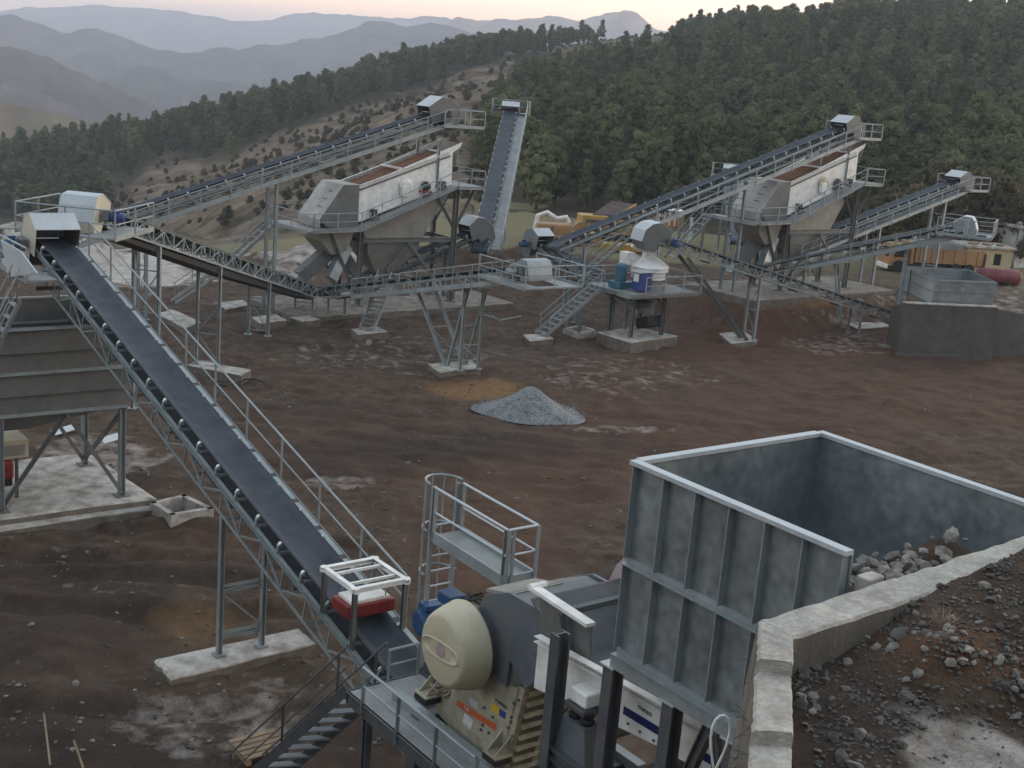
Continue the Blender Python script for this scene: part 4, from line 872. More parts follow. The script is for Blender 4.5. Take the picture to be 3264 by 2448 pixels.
# ================================================================== SCREENS
def screen(u0, v0, zo, gz_, label, dirty):
    """inclined vibrating screen on its tower; (u0,v0,zo) shift from the left one"""
    Q = lambda u, v, z: P(57.85+u0+u, 33.9+v0+v, z+zo)        # u: depth from near plate, v: along, z as measured
    T = Thing('vibrating_screen', label, 'screen', Q(1.0, 2.8, 0)*np.array([1, 1, 0])+Zv*gz_)
    W = 2.1; sl = 0.345
    # side plates with rims
    for k, uu in ((0, 0.0), (1, W)):
        pl = [Q(uu, 0, 4.70), Q(uu, 5.72, 6.72), Q(uu, 5.66, 8.42), Q(uu, 6.15, 8.75), Q(uu, 6.25, 9.0), Q(uu, 5.3, 8.62), Q(uu, 0, 6.52)]
        T.part('side_plate', extr(pl, UU*0.03), 'white')
        T.bar('side_rim', Q(uu-0.04, -0.05, 6.55), Q(uu-0.04, 5.45, 8.45), 0.12, 0.09, 'white', 'U')
        T.bar('side_rib', Q(uu-0.03, 0.0, 6.36), Q(uu-0.03, 5.5, 8.25), 0.05, 0.07, 'dark_steel')
        T.bar('side_rib', Q(uu-0.03, 0.03, 4.76), Q(uu-0.03, 5.7, 6.76), 0.05, 0.08, 'white')
    # screen media strips
    for i in range(7):
        a = 0.10+i*(W-0.2)/7; b = a+(W-0.2)/7-0.09
        T.part('screen_panel', extr([Q(a, 0.05, 6.42), Q(b, 0.05, 6.42), Q(b, 5.4, 8.28), Q(a, 5.4, 8.28)], Zv*0.06), 'rust')
    T.part('lower_deck', extr([Q(0.05, 0.05, 5.6), Q(W-.05, 0.05, 5.6), Q(W-.05, 5.5, 7.4), Q(0.05, 5.5, 7.4)], Zv*0.05), 'rust')
    T.bar('cross_beam', Q(0, 2.55, 7.50), Q(W, 2.55, 7.50), 0.14, 0.10, 'white'); T.bar('cross_beam', Q(0, 5.4, 8.4), Q(W, 5.4, 8.4), 0.1, 0.1, 'white')
    T.part('feed_box', strip([Q(0.03, 5.35, 7.7), Q(0.03, 5.9, 7.9), Q(0.03, 6.2, 8.95)], UU*(W-0.06), 0.03), 'olive')
    # exciter, motor, spring mounts
    T.part('exciter_housing', lathe(Q(-0.02, 2.8, 6.6), -UU, [(0, 0.40), (0.08, 0.40), (0.11, 0.33), (0.24, 0.31), (0.27, 0.22)], 22), 'cream' if dirty else 'white', smooth=False)
    T.part('exciter_guard', bbox(Q(-0.18, 2.65, 6.35), 0.26, 0.42, 0.6, UU, VV, Zv, 0.05), 'white')
    mo = motor(T, Q(-0.18, 3.75, 6.62), VV, 0.17, 0.45, 'dark_steel'); T.part('motor_base', bbox(Q(-0.2, 3.95, 6.36), 0.4, 0.55, 0.14, UU, VV, Zv, 0.02), 'red' if not dirty else 'dark_steel')
    for vv_, zz in ((0.85, 4.72), (5.05, 6.22)):
        for uu in (-0.24, W+0.24):
            T.part('spring_pedestal', bbox(Q(uu, vv_, zz+0.12), 0.34, 0.40, 0.50, UU, VV, Zv, 0.02), 'grey_steel')
            for dv in (-0.1, 0.1): T.part('spring', lathe(Q(uu, vv_+dv, zz+0.37), Zv, [(0, 0.07), (0.03, 0.05), (0.06, 0.07), (0.09, 0.05), (0.12, 0.07), (0.15, 0.05), (0.18, 0.07)], 8), 'rubber')
            T.part('spring_bracket', bbox(Q(uu*0.6 if uu < 0 else uu-0.1, vv_, zz+0.62), 0.3, 0.3, 0.14, UU, VV, Zv, 0.02), 'dark_steel')
    # discharge hood
    pr = [(0.0, 6.62), (0.0, 4.45), (-1.75, 4.45), (-2.25, 4.85), (-0.95, 6.62)]
    for uu in (0.0-0.06, W+0.04): T.part('hood_side', extr([Q(uu, a, b) for a, b in pr], UU*0.03), 'grey_steel')
    T.part('hood_cover', strip([Q(-0.09, a, b) for a, b in (pr[0], pr[4], pr[3], (-2.2, 4.42))], UU*(W+0.2), 0.03), 'pale_grey')
    for k in range(3):
        a = 0.25+0.22*k; c = np.array(pr[4])*(1-a)+np.array(pr[3])*a; T.bar('cover_handle', Q(0.5, c[0]-0.03, c[1]+0.07), Q(0.9, c[0]-0.03, c[1]+0.07), 0.03, 0.03, 'dark_steel')
    # deck in front: level under the hood, then climbing with the screen
    a0, a1 = -0.85, -0.42
    path = [(-3.0, 4.38), (-0.25, 4.45), (5.6, 6.72)]
    for (v1, z1), (v2, z2) in zip(path[:-1], path[1:]):
        T.part('deck_floor', extr([Q(a0, v1, z1), Q(a0, v2, z2), Q(-0.06, v2, z2), Q(-0.06, v1, z1)], Zv*-0.05), 'grating')
        T.bar('deck_edge', Q(a0, v1, z1-0.03), Q(a0, v2, z2-0.03), 0.05, 0.16, 'galv', 'U')
    railing(T, [Q(a0, v, z) for v, z in path], 0.85, 1.35, drop=0.12)
    # left end deck running back, right end platform
    T.part('deck_floor', extr([Q(a0, -3.4, 4.37), Q(3.3, -3.4, 4.37), Q(3.3, -2.3, 4.37), Q(a0, -2.3, 4.37)], Zv*-0.05), 'grating')
    T.bar('deck_edge', Q(a0, -3.4, 4.33), Q(3.3, -3.4, 4.33), 0.04, 0.18, 'galv', 'U')
    railing(T, [Q(a0, -3.0, 4.38), Q(a0, -3.4, 4.37), Q(2.4, -3.4, 4.37)], 0.85, 1.5, drop=0.1)
    railing(T, [Q(3.3, -3.4, 4.37), Q(3.3, -1.6, 4.37)], 0.85, 1.2, drop=0.1)
    T.part('deck_floor', extr([Q(a0, 5.6, 6.70), Q(W+0.8, 5.6, 6.70), Q(W+0.8, 7.3, 6.70), Q(a0, 7.3, 6.70)], Zv*-0.06), 'grating')
    T.bar('deck_edge', Q(a0, 5.6, 6.64), Q(a0, 7.3, 6.64), 0.05, 0.16, 'galv', 'U'); T.bar('deck_edge', Q(a0, 7.3, 6.64), Q(W+0.8, 7.3, 6.64), 0.05, 0.16, 'galv', 'U')
    railing(T, [Q(a0, 5.6, 6.72), Q(a0, 7.3, 6.70), Q(W+0.8, 7.3, 6.70), Q(W+0.8, 5.8, 6.70)], 0.85, 1.2, drop=0.12)
    stair(T, Q(2.8, -3.45, 4.3), P(*(uvz(Q(2.8, -6.2, 0))[:2]), gz_+1.6), UU, 0.75, 8)
    # tower
    g = gz_
    for uu in (0.0, W):
        T.bar('column', np.array([*Q(uu, 0.25, 0)[:2], g]), Q(uu, 0.25, 4.40), 0.20, 0.22, 'grey_steel', 'I', VV)
        T.bar('column', np.array([*Q(uu, 6.1, 0)[:2], g]), Q(uu, 6.1, 6.60), 0.22, 0.24, 'grey_steel', 'I', VV)
        T.bar('column_top', Q(uu, 4.75, 6.3), Q(uu, 4.75, 8.9), 0.13, 0.13, 'galv', 'I', VV)
        T.bar('main_beam', Q(uu, 0.2, 3.75), Q(uu, 6.15, 3.75), 0.16, 0.24, 'grey_steel', 'I')
        T.bar('sloping_beam', Q(uu, -0.3, 4.35), Q(uu, 5.75, 6.55), 0.14, 0.2, 'grey_steel', 'I')
        T.bar('knee_brace', Q(uu, 6.1, 4.3), Q(uu, 4.8, 6.1), 0.12, 0.12, 'grey_steel', 'I'); T.bar('knee_brace', Q(uu, 6.1, 4.3), Q(uu, 7.3, 6.55), 0.12, 0.12, 'grey_steel', 'I')
        T.bar('diagonal_brace', np.array([*Q(uu, 0.25, 0)[:2], g+0.2]), Q(uu, -1.6, 4.35), 0.11, 0.11, 'grey_steel', 'I')
        T.bar('diagonal_brace', np.array([*Q(uu, 0.3, 0)[:2], g+0.2]), Q(uu, 3.1, 3.7), 0.11, 0.11, 'grey_steel', 'L'); T.bar('diagonal_brace', np.array([*Q(uu, 6.05, 0)[:2], g+0.2]), Q(uu, 3.1, 3.7), 0.11, 0.11, 'grey_steel', 'L')
        for vq in (0.25, 6.1): T.part('base_plate', box(np.array([*Q(uu, vq, 0)[:2], g+0.03]), 0.45, 0.45, 0.05, UU, VV), 'grey_steel')
    for vq, zq in ((0.25, 4.3), (6.1, 6.5), (0.25, 3.75), (6.1, 3.75)): T.bar('tie_beam', Q(0, vq, zq), Q(W, vq, zq), 0.14, 0.18, 'grey_steel', 'I')
    # underscreen hopper
    top = [Q(0.05, 0.3, 4.45), Q(W-0.05, 0.3, 4.45), Q(W-0.05, 5.6, 6.4), Q(0.05, 5.6, 6.4)]
    md_ = [Q(0.1, 0.75, 3.55), Q(W-0.1, 0.75, 3.55), Q(W-0.1, 3.95, 3.55), Q(0.1, 3.95, 3.55)]; m2 = [Q(0.12, 0.8, 3.05), Q(W-0.12, 0.8, 3.05), Q(W-0.12, 3.9, 3.05), Q(0.12, 3.9, 3.05)]
    bo = [Q(0.75, 1.75, 1.85), Q(1.35, 1.75, 1.85), Q(1.35, 2.5, 1.85), Q(0.75, 2.5, 1.85)]
    for (A_, B_, nm, mm_) in ((top, md_, 'hopper_plate', 'olive'), (md_, m2, 'hopper_collar', 'grey_steel'), (m2, bo, 'hopper_cone', 'olive')):
        for i in range(4):
            j = (i+1) % 4; nrm = np.cross(A_[j]-A_[i], B_[i]-A_[i]); nrm /= np.linalg.norm(nrm); T.part(nm, extr([A_[i], A_[j], B_[j], B_[i]], nrm*0.02), mm_)
    T.part('hopper_spout', bbox(sum(bo)/4-Zv*0.15, 0.62, 0.78, 0.35, UU, VV, Zv, 0.02), 'galv')
    # chutes from the two decks
    def duct(pts, w, h, nm, m):
        for a, b in zip(pts[:-1], pts[1:]): T.part(nm, bar(a, b, w, h, 'U', UU), m)
    T.part('chute_mouth', extr([Q(0.1, -2.1, 4.4), Q(0.1, 0.0, 4.4), Q(0.1, -0.5, 3.2), Q(0.1, -1.3, 3.0), Q(0.1, -2.0, 3.7)], UU*1.9), 'olive')
    T.part('chute', bar(Q(0.9, -0.7, 3.4), Q(1.0, -2.65, 1.75), 0.7, 0.62, 'box', UU), 'grey_steel'); T.part('chute', bar(Q(1.0, -2.6, 1.85), Q(1.0, -2.8, 1.25), 0.62, 0.55, 'box', UU), 'galv_plate')
    T.part('chute', bar(Q(0.5, -0.3, 3.4), Q(0.1, -1.35, 1.75), 0.55, 0.5, 'box', UU), 'galv_plate'); T.part('chute', bar(Q(0.55, -0.9, 3.6), Q(1.0, 0.6, 1.9), 0.5, 0.5, 'box', UU), 'grey_steel')
    return T
screen(0, 0, 0, 0.3, 'white vibrating screen with a rusty brown deck on the left steel tower', False)
screen(-8.25, 23.4, 1.45, 1.75, 'white vibrating screen with a dust-stained cream exciter on the right steel tower', True)
pad([P(55.8, 29.6, 0), P(56.6, 43.5, 0), P(61.5, 43.5, 0), P(61.5, 29.6, 0)], 0.3, 0.55, 'broad concrete slab under the left screen tower', m='concrete_dusty')
pad([P(47.6, 53.4, 0), P(48.2, 66.5, 0), P(53.3, 66.5, 0), P(53.3, 53.4, 0)], 1.75, 0.75, 'broad concrete slab under the right screen tower', m='concrete_dusty')

# ================================================================== CONE CRUSHER
Kc = lambda u, v, z: P(47.3+u, 44.3+v, z)
T = Thing('cone_crusher', 'white cone crusher with blue cabinet and teal motor on a railed steel tower', 'crusher', Kc(0, 0, 0.5))
zd = 2.82
for uu in (-0.85, 0.85):
    for v_ in (-1.05, 1.05): T.bar('column', Kc(uu, v_, 0.5), Kc(uu, v_, zd-0.1), 0.17, 0.17, 'grey_steel', 'I', VV)
    T.bar('knee_brace', Kc(uu, 1.05, 1.9), Kc(uu, 0.2, zd-0.1), 0.1, 0.1, 'grey_steel', 'I')
T.part('deck_floor', extr([Kc(-1.75, -2.05, zd), Kc(-1.75, 2.6, zd), Kc(1.9, 2.6, zd), Kc(1.9, -2.05, zd)], Zv*-0.06), 'grating')
for a, b in (((-1.75, -2.05), (-1.75, 2.6)), ((-1.75, 2.6), (1.9, 2.6)), ((1.9, -2.05), (1.9, 2.6)), ((-1.75, -2.05), (1.9, -2.05))): T.bar('deck_edge', Kc(*a, zd-0.08), Kc(*b, zd-0.08), 0.06, 0.2, 'grey_steel', 'U')
T.part('edge_plate', bbox(Kc(-1.25, -2.12, zd-0.02), 1.0, 0.03, 0.34, UU, VV, Zv, 0.01), 'galv')
railing(T, [Kc(-1.75, -1.2, zd), Kc(-1.75, 2.6, zd), Kc(1.9, 2.6, zd), Kc(1.9, -2.05, zd), Kc(0.4, -2.05, zd)], 0.85, 1.25, drop=0.12)
T.part('lower_frame', lathe(Kc(0, 0.55, zd), Zv, [(0, 0.85), (0.25, 0.85), (0.28, 0.72), (0.55, 0.70)], 24), 'olive', smooth=False)
T.part('main_frame', lathe(Kc(0, 0.55, zd+0.5), Zv, [(0, 0.86), (0.36, 0.86), (0.40, 0.98), (0.52, 0.98), (0.56, 0.8)], 28), 'white', smooth=False)
T.part('bowl', lathe(Kc(0, 0.55, zd+1.0), Zv, [(0, 0.98), (0.1, 1.02), (0.2, 0.95), (0.42, 0.62), (0.55, 0.42), (0.58, 0.30)], 28), 'white', smooth=False)
T.part('hydraulic_arm', extr([Kc(0.9, -0.7, zd+1.15), Kc(0.9, -0.75, zd+1.75), Kc(0.9, -0.25, zd+1.75), Kc(0.9, 0.25, zd+1.45), Kc(0.9, 0.9, zd+1.3), Kc(0.9, 0.9, zd+1.1)], UU*-0.6), 'white')
T.part('feed_cone', lathe(Kc(0, 0.5, zd+1.5), Zv, [(0, 0.34), (0.35, 0.34), (0.38, 0.40), (0.42, 0.40), (0.42, 0.30)], 20), 'white')
T.bar('distributor_arm', Kc(0.25, -0.55, zd+2.12), Kc(0, 0.45, zd+1.75), 0.22, 0.16, 'white'); T.bar('distributor_arm', Kc(0.0, 0.15, zd+1.4), Kc(0, 0.15, zd+2.0), 0.1, 0.26, 'white')
T.part('feed_spout', bbox(Kc(0, 0.55, zd+2.02), 0.34, 0.34, 0.22, UU, VV, Zv, 0.02), 'rubber')
T.part('drive_motor', lathe(Kc(0.15, -1.2, zd+0.35), Zv, [(0, 0.28), (0.1, 0.31), (0.8, 0.31), (0.88, 0.26), (0.92, 0.16)], 20), 'teal', smooth=False)
T.part('motor_base', bbox(Kc(0.15, -1.2, zd+0.2), 0.85, 0.85, 0.32, UU, VV, Zv, 0.03), 'teal')
T.part('control_cabinet', bbox(Kc(-0.95, -0.75, zd+0.52), 0.55, 0.85, 0.85, UU, VV, Zv, 0.02), 'cabblue'); T.part('cabinet_roof', bbox(Kc(-0.95, -0.75, zd+1.02), 0.72, 1.12, 0.05, UU, VV, Zv, 0.01), 'galv_light')
T.part('cabinet_panel', bbox(Kc(-1.05, -1.25, zd+0.75), 0.34, 0.06, 0.4, UU, VV, Zv, 0.01), 'paper')
T.part('discharge_chute', lathe(Kc(0, 0.55, 1.55), Zv, [(0, 0.42), (1.45, 0.62)], 18), 'olive'); T.part('discharge_box', bbox(Kc(-0.3, 0.75, 1.1), 0.95, 1.2, 0.55, UU*0.94+Zv*-0.34, VV, Zv*0.94+UU*0.34, 0.04), 'rubber')
stair(T, Kc(0.9, -2.1, zd-0.05), Gp(1722, 1066, 0.25), UU, 0.8, 11, m='galv')
pad([Gp(1905, 1058, .5), Gp(2020, 1040, .5), Gp(2158, 1070, .5), Gp(2013, 1092, .5)], .5, .75, 'thick square concrete pad under the cone crusher tower')
pad([Gp(1668, 1066, .2), Gp(1740, 1062, .2), Gp(1765, 1078, .2), Gp(1690, 1086, .2)], .2, .35, 'small concrete landing at the foot of the cone crusher stair')

# ================================================================== JAW CRUSHER
T = Thing('jaw_crusher', 'beige jaw crusher with a big cream flywheel guard and slate grey side plate', 'crusher', P(13.8, 11.5, 2.6))
JV = lambda pts, v: [Vp(a, b, v) for a, b in pts]
body = JV([(1418, 2160), (1560, 2100), (1672, 2200), (1668, 2215), (1620, 2415), (1600, 2470), (1480, 2370), (1385, 2262)], 10.7)
T.part('frame_side', extr(body, VV*0.09), 'beige'); T.part('frame_side', extr([p+VV*1.5 for p in body], VV*0.09), 'beige')
b1 = Vp(1672, 2203, 10.7); b2 = Vp(1606, 2462, 10.7)
T.part('frame_front', extr([b1+UU*0.1, b2+UU*0.1, b2+UU*0.1+VV*1.5, b1+UU*0.1+VV*1.5], UU*0.05), 'beige')
for i in range(8):
    c = b1+(b2-b1)*(0.03+i*0.135); T.part('front_rib', extr([c+VV*0.09, c+VV*0.09+UU*0.12, c+VV*0.09+UU*0.12-Zv*0.05, c+VV*0.09-Zv*0.04-UU*0.06], VV*1.36), 'beige')
for k in (0.55, 1.0): T.bar('front_web', b1+VV*k, b2+VV*k, 0.03, 0.1, 'beige', up=VV)
gc = Vp(1405, 2073, 10.02); R_ = 0.545
ax = -VV*0.995+UU*0.06+Zv*0.03
g0 = gc+VV*0.46
guard = T.part('flywheel_guard', lathe(g0, -VV, [(0, R_*1.22), (0.04, R_*1.24), (0.06, R_*1.22), (0.07, R_*1.22), (0.20, R_*1.17), (0.34, R_*1.09), (0.41, R_*1.03), (0.448, R_*0.965), (0.462, R_*0.90), (0.465, R_*0.3)], 56), 'cream', smooth=True)
slot_e = UU*-0.97+Zv*0.05; slot_e = slot_e/np.linalg.norm(slot_e); sn = np.cross(slot_e, VV); sn /= np.linalg.norm(sn)
def ring(wd, hh, off, n=28):
    pts = []
    for i in range(n):
        a = 2*math.pi*i/n; x = wd*(abs(math.cos(a))**0.7)*np.sign(math.cos(a)); y = hh*(abs(math.sin(a))**0.8)*np.sign(math.sin(a)); pts.append(gc+slot_e*x+sn*y-VV*off)
    return pts
o1 = ring(0.485, 0.15, 0.008); o2 = ring(0.455, 0.132, 0.032); o3 = ring(0.43, 0.11, 0.004); n = len(o1)
T.part('guard_slot_rim', (o1+o2+o3, [(i, (i+1) % n, n+(i+1) % n, n+i) for i in range(n)]+[(n+i, n+(i+1) % n, 2*n+(i+1) % n, 2*n+i) for i in range(n)]+[tuple(range(2*n, 3*n))]), 'cream', parent=guard, smooth=True)
T.part('guard_cap', lathe(gc+VV*0.02, -VV, [(0, 0.11), (0.035, 0.11), (0.036, 0.05)], 20), 'pink', parent=guard)
for i in range(10):
    a = 2*math.pi*i/10+0.2; T.part('bolt', cyl(g0-VV*0.02+(UU*math.cos(a)+Zv*math.sin(a))*R_*1.16, g0-VV*0.075+(UU*math.cos(a)+Zv*math.sin(a))*R_*1.16, 0.018, 6), 'dark_steel', parent=guard)
T.part('flywheel', cyl(g0+VV*0.02, g0+VV*0.16, R_*1.05, 28), 'dark_steel')
sl = JV([(1544, 1896), (1622, 1889), (1745, 1961), (1737, 2151), (1673, 2197), (1625, 2105), (1612, 2190), (1545, 2120), (1500, 2060), (1520, 1950)], 10.62)
T.part('side_plate', extr(sl, VV*0.06), 'grey_plate')
hx = JV([(1544, 1896), (1622, 1889), (1745, 1961), (1737, 2151), (1640, 2190), (1545, 2120)], 10.68); T.part('upper_frame', extr(hx, VV*1.45), 'grey_steel')
T.part('side_plate', extr([p+VV*1.55 for p in sl], VV*0.06), 'grey_plate')
T.part('bearing_cap', lathe(Vp(1732, 2055, 10.6), -VV, [(0, 0.075), (0.06, 0.07), (0.08, 0.03)], 14), 'rubber')
T.part('top_cover', extr([P(14.0, 10.7, 5.55), P(13.35, 10.7, 5.72), P(13.35, 11.6, 5.72), P(14.0, 11.6, 5.55)], Zv*0.05), 'olive')
# decals on the frame side
def decal(pts, m, nm='sticker', off=0.004, v=10.7): return T.part(nm, extr([p-VV*off for p in JV(pts, v)], VV*0.003), m)
decal([(1457, 2230), (1583, 2310), (1583, 2331), (1455, 2249)], 'orange', 'orange_stripe'); decal([(1565, 2240), (1592, 2257), (1591, 2282), (1564, 2263)], 'yellow'); decal([(1593, 2258), (1613, 2272), (1610, 2293), (1591, 2280)], 'cabblue')
decal([(1481, 2272), (1508, 2296), (1501, 2327), (1475, 2300)], 'paper'); decal([(1498, 2222), (1526, 2240), (1520, 2264), (1496, 2240)], 'galv_light')
ex_ = Vp(1625, 2262, 10.7)-Vp(1570, 2220, 10.7); ex_ /= np.linalg.norm(ex_); ey_ = np.cross(-VV, ex_); ey_ /= np.linalg.norm(ey_)
lettering('metso', 0.115, Vp(1578, 2234, 10.69), ex_, ey_, T, 'ink'); lettering('C 80', 0.07, Vp(1479, 2256, 10.692), ex_, ey_, T, 'paper', lift=0.008)
for a, b in ((1545, 2255), (1572, 2285), (1540, 2310), (1560, 2335), (1535, 2325), (1640, 2240), (1632, 2285), (1622, 2318), (1635, 2345), (1655, 2230), (1630, 2300)):
    p = Vp(a, b, 10.7); T.part('bolt', cyl(p+VV*0.01, p-VV*0.035, 0.022, 6), 'grey_steel')
# feet with rubber blocks
for (a, b) in ((1585, 2400), (1365, 2210)):
    p = Vp(a, b, 10.55); T.part('foot_plate', bbox(p, 0.34, 0.30, 0.03, UU, VV, Zv, 0.006), 'beige'); T.part('rubber_block', bbox(p-Zv*0.07, 0.34, 0.30, 0.09, UU, VV, Zv, 0.01), 'rubber')
    for du in (-0.1, 0.1): T.part('foot_gusset', extr([p+UU*du-VV*0.13, p+UU*du+VV*0.15, p+UU*du+VV*0.15+Zv*0.28], UU*0.02), 'beige')
# motor behind
mp = Vp(1330, 1985, 11.6); motor(T, mp, VV*0.9+UU*-0.1, 0.24, 0.6, 'blue'); T.part('motor_junction_box', bbox(Vp(1440, 1905, 11.7), 0.4, 0.32, 0.2, UU, VV, Zv, 0.02), 'blue'); T.part('motor_bracket', extr([mp+UU*-0.1, mp+UU*-1.1+Zv*0.1, mp+UU*-1.1-Zv*0.6], VV*0.4), 'grey_steel')
# stand below
for uu in (12.6, 15.2):
    for v_ in (10.5, 12.5): T.bar('stand_column', P(uu, v_, 0), P(uu, v_, 2.98), 0.24, 0.24, 'dark_steel', 'I', VV)
    T.bar('stand_beam', P(uu, 10.4, 2.9), P(uu, 12.6, 2.9), 0.2, 0.25, 'dark_steel', 'I')
for v_ in (10.5, 12.5): T.bar('stand_beam', P(12.2, v_, 3.06), P(15.9, v_, 3.06), 0.16, 0.16, 'galv', 'U')
T.part('discharge_chute', extr([P(14.6, 10.9, 2.9), P(13.2, 10.9, 2.9), P(15.2, 10.9, 2.3), P(15.9, 10.9, 2.3)], VV*1.2), 'grey_steel')

for nm_, (px_, py_, v_), lab_ in (('cable_coil', (1402, 2206, 10.35), 'muddy tangle of cable lying at the foot of the flywheel guard'), ('cable_bundle', (1520, 1912, 11.2), 'loose dark cables lying on top of the jaw crusher')):
    c_ = Vp(px_, py_, v_); pts_ = [c_+np.array([0.16*math.cos(a*1.3+RNG.random()*0.4), 0.16*math.sin(a*1.7+RNG.random()*0.4), 0.03*math.sin(a*2.3)+0.02]) for a in np.linspace(0, 16, 60)]
    single(nm_, tube(pts_, 0.014, 5), 'wood' if nm_ == 'cable_coil' else 'rubber', lab_, 'cable')
# service deck beside the crusher, with stair
T = Thing('service_deck', 'zinc-plate service deck with handrails and a steep stair beside the jaw crusher', 'platform', P(15.2, 10.2, 0))
z_ = 3.0
da = [Gp(1108, 2205, z_), Gp(1440, 2460, z_), Gp(1560, 2430, z_), Gp(1338, 2145, z_)]
u_a = 16.47; u_b = 12.9; v_a = 9.92; v_b = 10.46
for (q0, q1, q2, q3) in ((u_a, u_b, v_a, v_a+0.27), (u_a, u_b, v_a+0.275, v_b), (u_a, u_a-0.75, v_b+0.004, 11.3)):
    T.part('floor_plate', extr([P(q0, q2, z_), P(q1, q2, z_), P(q1, q3, z_), P(q0, q3, z_)], Zv*-0.03), 'grating')
T.bar('deck_edge', P(u_a, v_a, z_-0.1), P(u_b, v_a, z_-0.1), 0.06, 0.2, 'dark_steel', 'U'); T.bar('deck_edge', P(u_a, v_a, z_-0.1), P(u_a, 11.3, z_-0.1), 0.06, 0.2, 'dark_steel', 'U')
T.bar('kick_plate', P(u_a-0.9, v_b, z_+0.06), P(u_b, v_b, z_+0.06), 0.02, 0.12, 'galv_light')
railing(T, [P(u_a-0.45, v_a, z_), P(u_b, v_a, z_)], 0.62, 1.05, drop=0.2, post=0.07); railing(T, [P(u_a, v_a+0.75, z_), P(u_a, 11.25, z_)], 0.55, 0.7)
for uu in (u_a-0.2, 14.6, 13.1): T.bar('deck_column', P(uu, v_a+0.3, 0), P(uu, v_a+0.3, z_-0.1), 0.12, 0.12, 'dark_steel', 'I')
stair(T, P(u_a+0.02, v_a+0.36, z_-0.05), P(18.55, 9.05, 0.1), -UU*0.35+VV*0.9, 0.62, 13, m='dark_steel', mt='grating')
# pallet
T = Thing('wooden_pallet', 'weathered plank pallet lying on the dirt beside the service deck stair', 'pallet', P(20.0, 10.2, 0))
for i in range(5): T.part('plank', bbox(P(19.66+i*0.17, 10.2, 0.20), 0.13, 0.95, 0.03, UU, VV, Zv, 0.006), 'wood')
for v_ in (9.78, 10.2, 10.62): T.part('runner', bbox(P(20.0, v_, 0.12), 0.8, 0.09, 0.12, UU, VV, Zv, 0.006), 'wood')

# ladder platform above the crusher
T = Thing('ladder_platform', 'railed inspection platform with a caged ladder above the jaw crusher', 'platform', P(16.0, 12.05, 0))
z_ = 5.2; q = [P(17.05, 11.78, z_), P(14.86, 11.70, z_), P(14.86, 12.28, z_), P(17.05, 12.36, z_)]
T.part('floor_plate', extr(q, Zv*-0.02), 'grating')
for i in (0, 1, 2): T.part('side_channel', bar(q[i]-Zv*0.02, q[(i+1) % 4]-Zv*0.02, 0.04, 0.2, 'box'), 'galv')
for p in (q[0], q[1], q[2], q[3]): T.bar('rail_post', p-Zv*0.1, p+Zv*0.85, 0.07, 0.09, 'galv', 'L')
T.bar('rail_post', q[1]+UU*0.1-Zv*0.1, q[1]+UU*0.1+Zv*0.83, 0.06, 0.08, 'galv', 'L'); T.bar('rail_post', q[1]+VV*0.1-Zv*0.1, q[1]+VV*0.1+Zv*0.83, 0.06, 0.08, 'galv', 'L')
for a, b in ((q[0], q[1]), (q[1], q[2]), (q[2], q[3])):
    T.bar('handrail', a+Zv*0.85, b+Zv*0.85, 0.045, 0.045, 'galv_light', 'o6'); T.bar('mid_rail', a+Zv*0.42, b+Zv*0.42, 0.035, 0.035, 'galv_light', 'o6')
T.bar('support_leg', P(15.0, 11.75, 3.0), P(15.0, 11.75, 5.1), 0.1, 0.1, 'dark_steel', 'I'); T.bar('support_leg', P(15.0, 12.25, 3.0), P(15.0, 12.25, 5.1), 0.1, 0.1, 'dark_steel', 'I')
l1, l2 = P(17.12, 11.80, 0), P(17.12, 12.30, 0)
for p in (l1, l2): T.bar('ladder_rail', p, p+Zv*6.05, 0.045, 0.07, 'galv', 'box', VV)
for i in range(19): T.bar('rung', l1+Zv*(0.3+i*0.28), l2+Zv*(0.3+i*0.28), 0.035, 0.035, 'galv_light', 'o6')
hoops = []
for zz in (3.6, 4.45, 5.25, 6.1):
    pts = [P(17.12+0.42*math.sin(a), 12.05-0.33*math.cos(a), zz) for a in np.linspace(0, math.pi, 13)]; T.part('cage_hoop', tube(pts, 0.022, 5), 'galv')
for a in np.linspace(0.35, math.pi-0.35, 5): T.bar('cage_strip', P(17.12+0.42*math.sin(a), 12.05-0.33*math.cos(a), 3.6), P(17.12+0.42*math.sin(a), 12.05-0.33*math.cos(a), 6.1), 0.03, 0.015, 'galv')

# ================================================================== FEED HOPPER
hz0 = 8.7; vN, vF, uL, uR = 9.96, 13.17, 10.33, 7.24
T = Thing('feed_hopper', 'big open galvanised feed hopper with ribbed sides above the feeder', 'hopper', P(8.8, 11.5, 6.3))
th = 0.03
T.part('side_wall', extr([P(uL, vN, hz0), P(uR, vN, hz0), P(uR, vN, 7.0), P(uR+0.9, vN, 6.33), P(uL, vN, 6.33)], VV*th), 'galv_plate')
T.part('side_wall', extr([P(uL, vF, hz0), P(uR-0.2, vF, hz0), P(uR-0.2, vF, 6.6), P(uL, vF, 6.33)], VV*th), 'galv_plate')
T.part('end_wall', extr([P(uL, vN+th, hz0), P(uL, vF, hz0), P(uL-0.0, vF, 6.33), P(uL-0.0, vN+th, 6.33)], UU*th), 'galv_plate')
T.part('hopper_floor', extr([P(uL, vN+.05, 6.5), P(uR, vN+.05, 7.3), P(uR, vF, 7.3), P(uL, vF, 6.5)], Zv*-0.05), 'grey_steel')
for a, b in (((uL+0.05, vN-0.04), (uR, vN-0.04)), ((uL+0.05, vF+0.03), (uR-0.2, vF+0.03)), ((uL+0.03, vN+0.03), (uL+0.03, vF-0.03))):
    T.bar('rim', P(*a, hz0+0.02), P(*b, hz0+0.02), 0.12, 0.05, 'galv_light')
